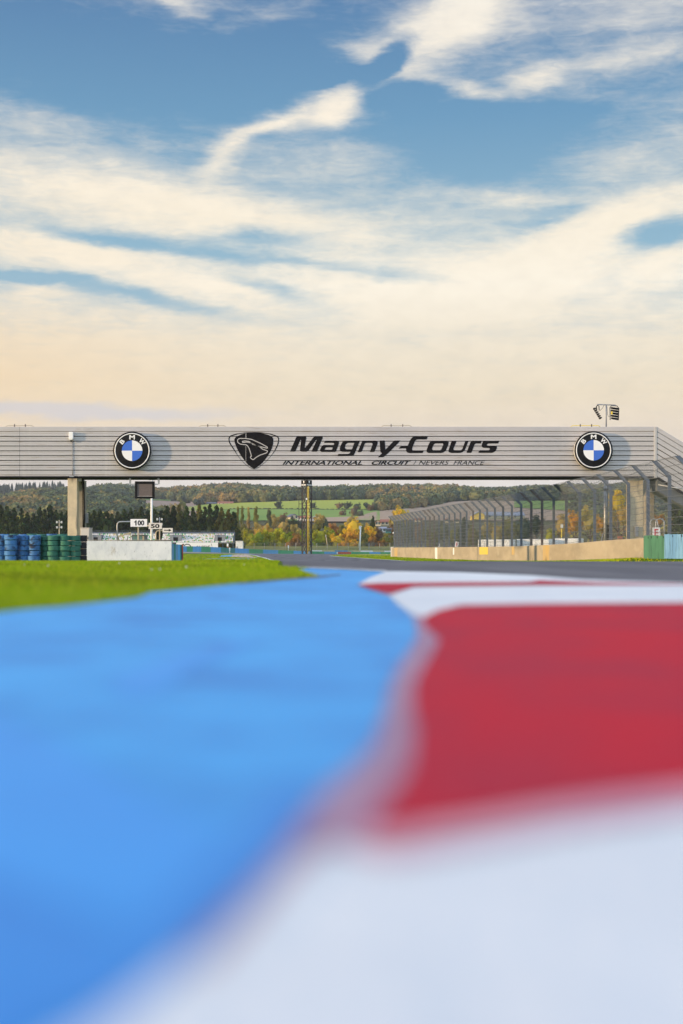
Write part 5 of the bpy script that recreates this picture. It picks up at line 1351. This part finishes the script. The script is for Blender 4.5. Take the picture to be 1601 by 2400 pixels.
CB = [crown_broad(s) for s in range(101, 109)]; CC = [crown_conifer(s) for s in range(201, 207)]; CP = [crown_poplar(s) for s in range(301, 304)]
TR = [trunk_mesh(1.0, .022, 6, .5) for _ in range(3)]; TRC = [trunk_mesh(1.0, .018, 0, .3) for _ in range(2)]
PAL = {'green': (.19, .28, .015), 'ygreen': (.40, .41, .018), 'olive': (.20, .20, .035), 'tan': (.42, .33, .10), 'orange': (.52, .31, .035), 'gold': (.66, .46, .03), 'rust': (.36, .19, .04), 'brown': (.20, .14, .075),
       'dark': (.06, .08, .04), 'greygreen': (.11, .135, .065), 'conifer': (.040, .068, .020), 'coniferwarm': (.12, .125, .028)}
def tree(kind, label, px, ytop, hw, d_, colr, group=None, ybase=None):
    if ybase is not None and d_ is None: p = terr_at(px, ybase); d_ = p.y; z0 = p.z
    elif ybase is not None: z0 = Z(ybase, d_)
    else: z0 = tz(X(px, d_), d_)
    h_ = Z(ytop, d_) - z0; w_ = hw * d_ / F
    nm = {'broad': 'deciduous_tree', 'conifer': 'conifer_tree', 'poplar': 'poplar_tree'}[kind]
    t = thing(nm, label, 'tree', (X(px, d_), d_, z0), 0, group)
    ch = min(h_ * .97, 2.5 * w_) if kind == 'broad' else h_
    cm = {'broad': CB, 'conifer': CC, 'poplar': CP}[kind]; c = link('crown', R.choice(cm), t)
    ang = R.uniform(0, 6.28); c.rotation_euler.z = ang
    sx = w_ * {'broad': 1.08, 'conifer': 1.38, 'poplar': 1.0}[kind]
    lift = {'broad': .02, 'conifer': .0, 'poplar': .0}[kind]
    c.scale = (sx, sx, ch); c.location.z = h_ - ch
    col = PAL[colr]; j = R.uniform(.85, 1.15); c.color = (col[0] * j * R.uniform(.92, 1.08), col[1] * j, col[2] * j, 1)
    tr = link('trunk', R.choice(TRC if kind == 'conifer' else TR), t); tr.scale = (h_, h_, h_ * .9)
    return t
con = [(-14, 1194), (2, 1189), (17, 1192), (33, 1196), (50, 1196), (64, 1206), (79, 1208), (94, 1194), (104, 1199), (118, 1189), (131, 1200), (144, 1205), (157, 1203), (175, 1206), (208, 1206), (221, 1201), (235, 1198), (249, 1204), (262, 1209), (276, 1205), (291, 1199), (306, 1195), (318, 1200), (331, 1193), (346, 1201), (362, 1198), (378, 1201), (392, 1192), (407, 1190),
       (421, 1188), (437, 1191), (452, 1195), (467, 1187), (480, 1193), (492, 1187), (507, 1190), (519, 1194), (536, 1199), (547, 1205)]
names = ['%s from the left' % o for o in ordn]
for i, (px, yt) in enumerate(con):
    where = ('left of the stained column' if px < 158 else 'behind the left grandstand' if px < 362 else 'behind the right grandstand')
    tree('conifer', 'dark green conifer %s, number %d in the long row' % (where, i + 1), px, yt - 3, 15 + R.uniform(-1.5, 3.5), 475 + R.uniform(0, 22), 'conifer' if R.random() < .62 or px < 380 else 'coniferwarm', 'row of dark conifers behind the grandstands')
mid = [  # px, ytop, halfwidth, distance, colour, label
    (557.5, 1189, 6, 640, 'olive', 'P', 'leftmost slim poplar, rising just beyond the conifer row'), (568, 1187.5, 5.5, 650, 'olive', 'P', 'second slim poplar, close beside the leftmost one'),
    (582.5, 1190.5, 5.5, 645, 'tan', 'P', 'thin yellowish poplar standing alone before the green field'), (600.5, 1188.5, 8, 640, 'olive', 'P', 'broadest olive and gold poplar before the green field'),
    (631, 1194.5, 8.5, 640, 'greygreen', 'P', 'grey green poplar, rightmost of the five'),
    (576, 1230, 18, 600, 'olive', 'B', 'olive tree below the leftmost poplars'), (604, 1226, 15, 600, 'tan', 'B', 'rounded tan tree between two poplars'), (622, 1228, 13, 590, 'tan', 'B', 'pale tan tree behind the orange one'),
    (610, 1234, 15, 575, 'orange', 'B', 'orange tree top behind the yellow green hedge trees'), (634, 1232, 13, 572, 'orange', 'B', 'second orange tree top just right of the first'),
    (586, 1243, 20, 560, 'ygreen', 'B', 'yellow olive tree at the left of the hedge trees by the cabin'), (606, 1242, 16, 545, 'green', 'B', 'green bushy tree behind the fence near the white cabin'),
    (628, 1243, 19, 550, 'ygreen', 'B', 'lit yellow green tree in the middle of the hedge trees'), (646, 1238, 15, 555, 'green', 'B', 'rounded bright green tree left of the lattice tower'),
    (664, 1240, 18, 548, 'ygreen', 'B', 'broad yellow green tree left of the lattice tower'), (682, 1247, 15, 545, 'green', 'B', 'dark green low tree beside the lattice tower'),
    (694, 1250, 15, 540, 'rust', 'B', 'low rust coloured tree at the foot of the lattice tower'), (698, 1230, 16, 610, 'tan', 'B', 'pale tan tree directly behind the lattice tower'),
    (712, 1240, 14, 600, 'green', 'B', 'green tree seen through the lattice tower'), (663, 1218, 13, 640, 'tan', 'B', 'golden tan tree above the green hedge trees'), (640, 1206, 14, 680, 'tan', 'B', 'upper tan tree right of the grey green poplar'),
    (676, 1214, 20, 690, 'greygreen', 'B', 'wide dark grey green tree below the farm roofs'), (697, 1213, 18, 690, 'dark', 'B', 'dark tree left of the tower below the farm'), (662, 1202, 13, 700, 'brown', 'B', 'brown domed tree above the hedge at the field edge'),
    (752, 1236, 24, 545, 'ygreen', 'B', 'large green tree right of the lattice tower'), (770, 1243, 16, 550, 'green', 'B', 'darker green tree beside the large green one'), (786, 1227, 16, 580, 'rust', 'B', 'dark brownish tree left of the big orange tree'),
    (750, 1205, 15, 690, 'tan', 'B', 'tan tree right of the tower below the white barn'), (762, 1212, 12, 690, 'greygreen', 'B', 'grey green tree beside the tan one below the field'), (740, 1222, 14, 640, 'olive', 'B', 'olive tree seen at the right edge of the tower'),
    (791, 1251, 16, 540, 'gold', 'B', 'low golden bush left of the big orange tree'), (810, 1232, 16, 570, 'olive', 'B', 'olive tree between the golden bush and big orange tree'), (822, 1207, 13, 620, 'tan', 'B', 'tall tan tree top behind the big orange tree'),
    (829, 1213, 22, 560, 'gold', 'B', 'big golden orange tree left of the white camera post'), (820, 1242, 18, 545, 'orange', 'B', 'orange lower foliage tree under the big golden one'), (844, 1228, 12, 575, 'olive', 'B', 'olive tree right behind the white camera post'),
    (867, 1227, 15, 560, 'gold', 'B', 'golden tree right of the white camera post'), (856, 1244, 15, 555, 'olive', 'B', 'dark olive tree under the golden right tree'), (886, 1236, 16, 570, 'brown', 'B', 'brown bare looking tree below the village houses'),
    (905, 1250, 15, 545, 'olive', 'B', 'low olive bush near the far end of the wall'), (872, 1252, 13, 540, 'rust', 'B', 'low rusty bush behind the fence right of the post'), (918, 1228, 11, 600, 'brown', 'B', 'brown tree beside the far end of the catch fence'),
    (921, 1214, 9, 640, 'tan', 'B', 'slim tan tree at the far end of the catch fence'), (874.5, 1211, 9, 640, 'conifer', 'C', 'single dark conifer among the autumn trees right of the camera post'),
    (941, 1186, 19, 720, 'gold', 'B', 'bright yellow tree rising above the far end of the catch fence'), (926, 1196, 7, 730, 'gold', 'B', 'small yellow tree left of the bright yellow one'), (934, 1214, 14, 700, 'olive', 'B', 'olive tree under the bright yellow tree'),
]
for i, (px, yt, hw, c) in enumerate([(568, 1262, 13, 'olive'), (590, 1264, 15, 'ygreen'), (612, 1265, 15, 'green'), (634, 1266, 14, 'olive'), (654, 1265, 15, 'ygreen'), (676, 1266, 14, 'rust'), (700, 1264, 15, 'brown'), (722, 1266, 13, 'olive'),
        (744, 1264, 15, 'green'), (766, 1264, 14, 'olive'), (786, 1266, 14, 'gold'), (806, 1264, 15, 'orange'), (828, 1265, 15, 'gold'), (850, 1266, 15, 'olive'), (872, 1266, 14, 'brown'), (894, 1266, 15, 'rust'), (914, 1266, 13, 'olive')]):
    mid.append((px, yt, hw, 566, c, 'B', 'low %s bush, number %d from the left along the mesh fence' % ({'ygreen': 'yellow green', 'gold': 'golden'}.get(c, c), i + 1)))
for px, yt, hw, d_, c, kd, lab in mid:
    d_ = d_ + 30 if d_ < 640 and d_ != 566 else d_
    tree({'P': 'poplar', 'B': 'broad', 'C': 'conifer'}[kd], lab, px, yt, hw, d_, c, 'low bushes along the mesh fence' if 'along the mesh fence' in lab else None)
for i, (px, yt, hw, yb, c, lab) in enumerate([(652.5, 1173, 10, 1193.5, 'dark', 'single round dark tree alone in the green field'), (734, 1177, 8, 1193, 'dark', 'round dark field tree just right of the tower'), (794.6, 1178, 10, 1193, 'brown', 'left brownish tree of the field group above the orange tree'),
        (813, 1176, 11, 1194, 'dark', 'widest dark tree of the field group'), (836, 1178, 9.5, 1195, 'dark', 'right dark tree of the upper field group'), (802, 1194, 9, 1210, 'brown', 'low brown tree below the field group'), (829, 1187, 10, 1211, 'brown', 'bare brown tree with pale trunk in the field'), (843, 1195, 11, 1211, 'greygreen', 'grey green bush right of the bare brown tree'),
        (860, 1177, 8, 1193, 'dark', 'dark round tree at the wood corner'), (868, 1181, 9, 1199, 'brown', 'brown tree leaning into the wood corner'), (879, 1178, 11, 1198, 'greygreen', 'grey tree at the right corner of the green field'),
        (480, 1170, 9, 1182, 'ygreen', 'bright yellow green tree beside the barns above the conifers'), (405, 1180, 10, 1203, 'tan', 'yellow tree above the conifers right of the white pole'), (428, 1172, 13, 1197, 'olive', 'olive tree left of the twin dark firs on the hill')]):
    tree('broad', lab, px, yt, hw, None, c, ybase=yb)
rt = [  # seen through or beside the catch fence
    (955, 1226, 20, 430, 'greygreen', 'grey green tree behind the far third of the catch fence'), (985, 1224, 20, 420, 'brown', 'brown tree behind the far catch fence'), (1010, 1240, 22, 400, 'olive', 'low olive tree behind the fence left of the letter board'),
    (1040, 1222, 18, 420, 'greygreen', 'grey tree behind the fence above the letter board'), (1062, 1236, 16, 400, 'olive', 'olive tree behind the leaning letter board'), (1110, 1232, 20, 360, 'olive', 'olive tree behind the fence left of the trailers'),
    (1135, 1224, 20, 400, 'tan', 'tan tree behind the fence below the yellow barn'), (1165, 1226, 22, 380, 'tan', 'wide tan tree behind the left trailer'), (1195, 1212, 22, 360, 'olive', 'tall olive tree behind the gap between trailers'),
    (1228, 1214, 24, 350, 'greygreen', 'grey green tree behind the middle trailer'), (1256, 1208, 18, 340, 'dark', 'dark tree behind the middle trailer'), (1290, 1240, 16, 300, 'ygreen', 'low yellow green bush behind the right trailer gap'),
    (1318, 1206, 22, 300, 'tan', 'tan gold tree behind the post with the white box'), (1350, 1196, 22, 290, 'orange', 'orange tree left of the leaning fence post group'), (1384, 1186, 24, 280, 'tan', 'tall tan tree left of the steel service pole'),
    (1412, 1206, 18, 270, 'orange', 'orange tree directly behind the steel service pole'), (1449, 1149, 21, 230, 'gold', 'tallest golden tree between the steel pole and the right column'), (1462, 1188, 18, 220, 'tan', 'tan tree beside the right sunlit column'), (1435, 1200, 18, 240, 'tan', 'tan tree low between pole and column'),
    (1546, 1206, 11, 260, 'rust', 'narrow rusty tree behind the hoops and E board'), (1586, 1198, 20, 300, 'brown', 'rounded brown tree at the right edge behind the fence'), (1610, 1192, 18, 320, 'rust', 'rust tree cut by the right edge of the view'), (1570, 1236, 16, 240, 'greygreen', 'low grey green bush above the light blue barrier')]
for px, yt, hw, d_, c, lab in rt: tree('broad', lab, px, yt, hw, d_, c)
tree('conifer', 'dark pointed conifer behind the fence right of the letter board', 1088, 1214, 14, 380, 'conifer')
tree('conifer', 'dark conifer behind the sloping stair enclosure at the right edge', 1606, 1108, 34, 130, 'conifer')
tree('conifer', 'left of two small dark firs by the hill farm', 433, 1172, 5, None, 'conifer', ybase=1181)
tree('conifer', 'right of two small dark firs by the hill farm', 442, 1173, 4, None, 'conifer', ybase=1181)
for i, (px, yt, c) in enumerate([(33, 1174, 'olive'), (38, 1175, 'olive'), (43, 1174, 'olive'), (66, 1172, 'gold'), (74, 1170, 'gold'), (82, 1169, 'orange'), (90, 1171, 'gold'), (97, 1172, 'gold'), (112, 1166, 'ygreen'), (121, 1169, 'gold'), (128, 1170, 'orange'), (137, 1168, 'gold'), (146, 1170, 'gold'), (154, 1169, 'tan'), (160, 1171, 'tan')]):
    tree('poplar', 'golden autumn poplar number %d from the left in the hillside row above the conifers' % (i + 1), px, yt, 5.5, None, c, 'golden poplars on the left hillside', ybase=1192)

# ------------------------------------------------------------------ distant forest
bmf = bmesh.new(); bmesh.ops.create_icosphere(bmf, subdivisions=2, radius=1.0); IV = np.array([v.co[:] for v in bmf.verts]); IF = np.array([[v.index for v in f.verts] for f in bmf.faces]); bmf.free()
NR.seed(5)
fields_px = []
def in_field(px, y):
    if 425 < px < 890 and y > np.interp(px, [425, 480, 560, 640, 700, 890], [1192, 1184, 1180, 1177.5, 1175, 1172]) - .5: return True
    if 830 <= px < 1345 and y > np.interp(px, [830, 870, 900, 1000, 1060, 1110, 1345], [1216, 1203, 1198, 1190, 1177.5, 1175, 1177]): return True
    if 195 <= px <= 460 and np.interp(px, [195, 300, 400, 460], [1168, 1170, 1174, 1178]) < y < np.interp(px, [195, 330, 335, 460], [1176, 1183, 1212, 1212]): return True
    if -60 < px < np.interp(y, [1160, 1184], [62, 15]) and 1160 < y < 1184: return True
    if 1205 < px < 1420 and 1176.5 < y < 1199: return True
    if px > 1520 and 1184 < y < 1206: return True
    return False
Vf = []; Cf = []; cnt = 0
pal = np.array([[.058, .082, .042], [.09, .115, .042], [.15, .148, .048], [.20, .155, .055], [.26, .17, .055], [.045, .066, .048], [.28, .25, .048]])
Lq = []; Lc = []
for it in range(30000):
    near = it % 7 == 0
    px = NR.uniform(-250, 1850); rr_ = ridge(px) + 17
    y = NR.uniform(1222, 1288) if near else rr_ + (1222 - rr_) * NR.rand() ** 1.4
    if in_field(px, y): continue
    p = terr_at(px, y)
    if not near and p.y < 1050: continue
    if near and 660 < px < 900 and y < 1236: continue
    cnt += 1
    if cnt > 8200: break
    dist = p.y; r_ = NR.uniform(3.6, 6.4) * (1 + (dist - 1100) / 3200) * (.8 if near else 1)
    n1 = np.sin(px * .013 + 1.7) + np.sin(y * .21 + px * .021); k_ = int(np.clip(NR.normal(1.8 + 1.1 * n1, 1.1), 0, 6))
    if px < 200 and y < 1160: k_ = 0 if NR.rand() < .7 else 5
    if px > 1180: k_ = NR.choice([0, 1, 5, 2])
    if near: k_ = NR.choice([1, 2, 3, 6, 6, 2, 4])
    c = pal[k_] * NR.uniform(.8, 1.25)
    pts = IV * (1 + NR.normal(0, .13, (len(IV), 1))) * np.array([r_, r_, r_ * NR.uniform(.8, 1.15)]) + np.array([p.x + 0, p.y, p.z + r_ * .75])
    ctr0 = np.array([p.x, p.y, p.z + r_ * .75]); pts = ctr0 + (pts - ctr0) * .86
    Vf.append(pts); cc_ = c[None, :] * NR.uniform(.8, 1.2, (len(IV), 1)); Cf.append(cc_)
    nq = 46; v = NR.normal(size=(nq, 3)); v[:, 1] = -np.abs(v[:, 1]) * .9; v[:, 2] = np.abs(v[:, 2] + .35); v /= np.linalg.norm(v, axis=1)[:, None]
    q0 = ctr0 + v * r_ * NR.uniform(.82, 1.12, (nq, 1)); a = NR.normal(size=(nq, 3)); a /= np.linalg.norm(a, axis=1)[:, None]; b = np.cross(a, v + .3 * NR.normal(size=(nq, 3))); b /= np.linalg.norm(b, axis=1)[:, None] + 1e-6
    ss = r_ * NR.uniform(.12, .26, (nq, 1)); Lq.append(np.stack([q0 - a * ss, q0 + b * ss, q0 + a * ss, q0 - b * ss], 1).reshape(-1, 3)); Lc.append(np.repeat(c[None, :] * NR.uniform(.78, 1.28, (nq, 1)), 4, 0))
nI = len(IV); Tf = np.concatenate([IF + i * nI for i in range(len(Vf))])
Va = np.concatenate(Vf + Lq); nb_ = len(Vf) * nI; nl = len(Lq) * 46; qi = nb_ + np.arange(nl * 4).reshape(-1, 4)
Tf = np.concatenate([Tf, qi[:, [0, 1, 2]], qi[:, [0, 2, 3]]])
fo = link('distant_forest', npmesh('distant_forest', Va, Tf, np.concatenate(Cf + Lc), M['forest']))
tag(fo, 'autumn woods covering the distant hills below the sky', 'forest', kind='stuff')
# rows of firs on the left skyline
Vf = []; Tf = []; Cf = []; o = 0
for i in range(210):
    px = NR.uniform(-60, 150); y = ridge(px) + 17 + NR.uniform(-.5, 6); p = terr_at(px, y); h_ = NR.uniform(14, 22); r_ = h_ * .2
    for j in range(4):
        z_ = p.z + h_ * (.1 + .22 * j); rr_ = r_ * (1 - .2 * j); m_ = 8
        ring = [(p.x + rr_ * math.cos(2 * math.pi * q / m_ + j) * NR.uniform(.8, 1.2), p.y + rr_ * math.sin(2 * math.pi * q / m_ + j), z_) for q in range(m_)] + [(p.x, p.y, z_ + h_ * .34)]
        Vf += ring; Tf += [(o + q, o + (q + 1) % m_, o + m_) for q in range(m_)]; Cf += [tuple(np.array([.022, .035, .028]) * NR.uniform(.8, 1.3))] * (m_ + 1); o += m_ + 1
tag(link('fir_wood', npmesh('fir_wood', Vf, Tf, np.array(Cf), M['forest'])), 'dark pointed fir wood on the left skyline', 'forest', kind='stuff')
# hedges between fields
mb = MB()
for i in range(80):
    px = 540 + (890 - 540) * i / 80; p = terr_at(px, 1195 + (px - 540) * .004); w_ = 4.6 * p.y / F
    mb.box(p.x - w_ * .5, p.x + w_ * .6, p.y - 1, p.y + 1, p.z, p.z + R.uniform(.8, 2.0))
tag(mb.build('hedge_line', M['hedge']), 'thin dark hedge crossing the green hill field', 'hedge')

# ------------------------------------------------------------------ houses
def house(label, px, ybase, w, h, roofh, dep, wm_, rm, rz=0., gable=True, d_=None, win=2, name='house'):
    p = terr_at(px, ybase) if d_ is None else P(px, ybase, d_); k = p.y / F
    t = thing(name, label, 'building', (p.x, p.y, p.z - .3), rz); W_, H_, D_ = w * k / 2, h * k + .3, dep
    mb = MB(); mb.box(-W_, W_, 0, D_, 0, H_)
    if not gable: mb.add([(-W_, 0, H_), (-W_, D_, H_), (-W_, D_ / 2, H_ + roofh * k), (W_, 0, H_), (W_, D_, H_), (W_, D_ / 2, H_ + roofh * k)], [(0, 2, 1), (3, 4, 5)])
    else: mb.add([(-W_, 0, H_), (W_, 0, H_), (0, 0, H_ + roofh * k), (-W_, D_, H_), (W_, D_, H_), (0, D_, H_ + roofh * k)], [(0, 1, 2), (3, 5, 4)])
    mb.build('wall', wm_, t)
    rh = roofh * k; e = .35; mb = MB(); th = .25
    if gable: vs = [(-W_ - e, -e, H_ - e * rh / W_), (0, -e, H_ + rh), (W_ + e, -e, H_ - e * rh / W_), (-W_ - e, D_ + e, H_ - e * rh / W_), (0, D_ + e, H_ + rh), (W_ + e, D_ + e, H_ - e * rh / W_)]
    else: vs = [(-W_ - e, -e, H_ - .1), (-W_ - e, D_ / 2, H_ + rh), (-W_ - e, D_ + e, H_ - .1), (W_ + e, -e, H_ - .1), (W_ + e, D_ / 2, H_ + rh), (W_ + e, D_ + e, H_ - .1)]
    vs = [(a, b, c + .05) for a, b, c in vs]; vs2 = [(a, b, c + th) for a, b, c in vs]
    mb.add(vs + vs2, [(0, 3, 4, 1), (1, 4, 5, 2), (6, 7, 10, 9), (7, 8, 11, 10), (0, 1, 7, 6), (1, 2, 8, 7), (3, 9, 10, 4), (4, 10, 11, 5), (0, 6, 9, 3), (2, 5, 11, 8)])
    mb.build('roof', rm, t)
    for i in range(win):
        q = -W_ + 2 * W_ * (i + .5) / win; mb = MB(); mb.box(q - .5, q + .5, -.04, -.003, H_ * .42, H_ * .42 + 1.2); mb.build('window', M['glass'], t)
    return t
house('white house with a red tiled roof high on the left hill', 382, 1168, 9, 6, 3.5, 8, M['wall_white'], M['roof_tile'], gable=False)
house('cream farmhouse with slate roof on the left hill', 398, 1172.5, 13, 3, 3, 9, M['wall_cream'], M['roof_slate'], gable=False)
house('low grey roofed farm building right of the cream farmhouse', 412, 1172.5, 12, 2.5, 3, 8, M['wall_white'], M['roof_slate'], gable=False)
house('dark barn with blue grey roof above the conifers', 495, 1183, 22, 3, 3, 12, M['post_dark'], M['roof_slate'], gable=False, win=3)
house('long brown roofed barn at the upper left edge of the green field', 528, 1182.5, 36, 3, 4, 12, M['wall_cream'], M['roof_tile'], gable=False, win=4)
house('farmhouse with a steep dark slate roof left of the lattice tower', 690, 1215, 20, 3.5, 6, 9, M['wall_cream'], M['roof_slate'], rz=.3, d_=760)
house('long red roofed farm building behind the lattice tower', 712, 1218, 30, 4, 4.5, 9, M['wall_white'], M['roof_tile'], gable=False, d_=780, win=4)
house('small white barn just right of the lattice tower', 738, 1219, 10, 6.5, 2, 8, M['wall_white'], M['wall_white'], d_=770, win=1, name='barn')
house('cream village house with a tiled roof among the trees', 886, 1231, 12, 6, 5, 9, M['wall_cream'], M['roof_tile'], d_=690)
house('red roofed village house behind the far catch fence', 902, 1230, 18, 6, 6, 9, M['wall_cream'], M['roof_tile'], gable=False, d_=700)
house('blue grey roofed shed below the village houses', 897, 1246, 16, 6, 4, 8, M['wall_white'], M['roof_blue'], gable=False, d_=610)
house('green painted shed beside the blue grey shed', 911, 1248, 12, 7, 2, 7, M['bar_teal'], M['roof_slate'], gable=False, d_=600)
house('orange roofed house seen through the far catch fence', 982, 1222, 16, 3, 5, 8, M['wall_cream'], M['roof_tile'], gable=False, d_=700)
house('small pale house seen through the fence above the letter board', 1048, 1223, 9, 4, 3, 8, M['wall_cream'], M['roof_tile'], d_=700)
house('second small pale house right of it through the fence', 1071, 1224, 9, 5, 3, 8, M['wall_cream'], M['roof_tile'], d_=690)
house('bright yellow gabled barn end seen through the catch fence', 1124, 1215.5, 23, 9, 7.5, 22, M['wall_yellow'], M['roof_blue'], d_=640, win=0, name='barn')
house('long shed with a pale blue roof right of the yellow barn', 1185, 1214, 90, 5, 9, 16, M['wall_cream'], M['roof_blue'], gable=False, d_=655, win=6, name='barn')

# ------------------------------------------------------------------ haze
hz = MB(); hz.box(-2600, 2600, -60, 3600, -2.5, 175); ho = hz.build('haze', [])
ho['kind'] = 'stuff'; ho['label'] = 'thin pale evening haze over the valley'; ho['category'] = 'haze'
hm = bpy.data.materials.new('haze'); hm.use_nodes = True; nt = hm.node_tree; nt.nodes.clear()
pv = nt.nodes.new('ShaderNodeVolumePrincipled'); pv.inputs['Density'].default_value = 0.9e-4; pv.inputs['Color'].default_value = (.80, .88, 1, 1); pv.inputs['Anisotropy'].default_value = .2
mo = nt.nodes.new('ShaderNodeOutputMaterial'); nt.links.new(pv.outputs[0], mo.inputs['Volume'])
ho.data.materials.append(hm)
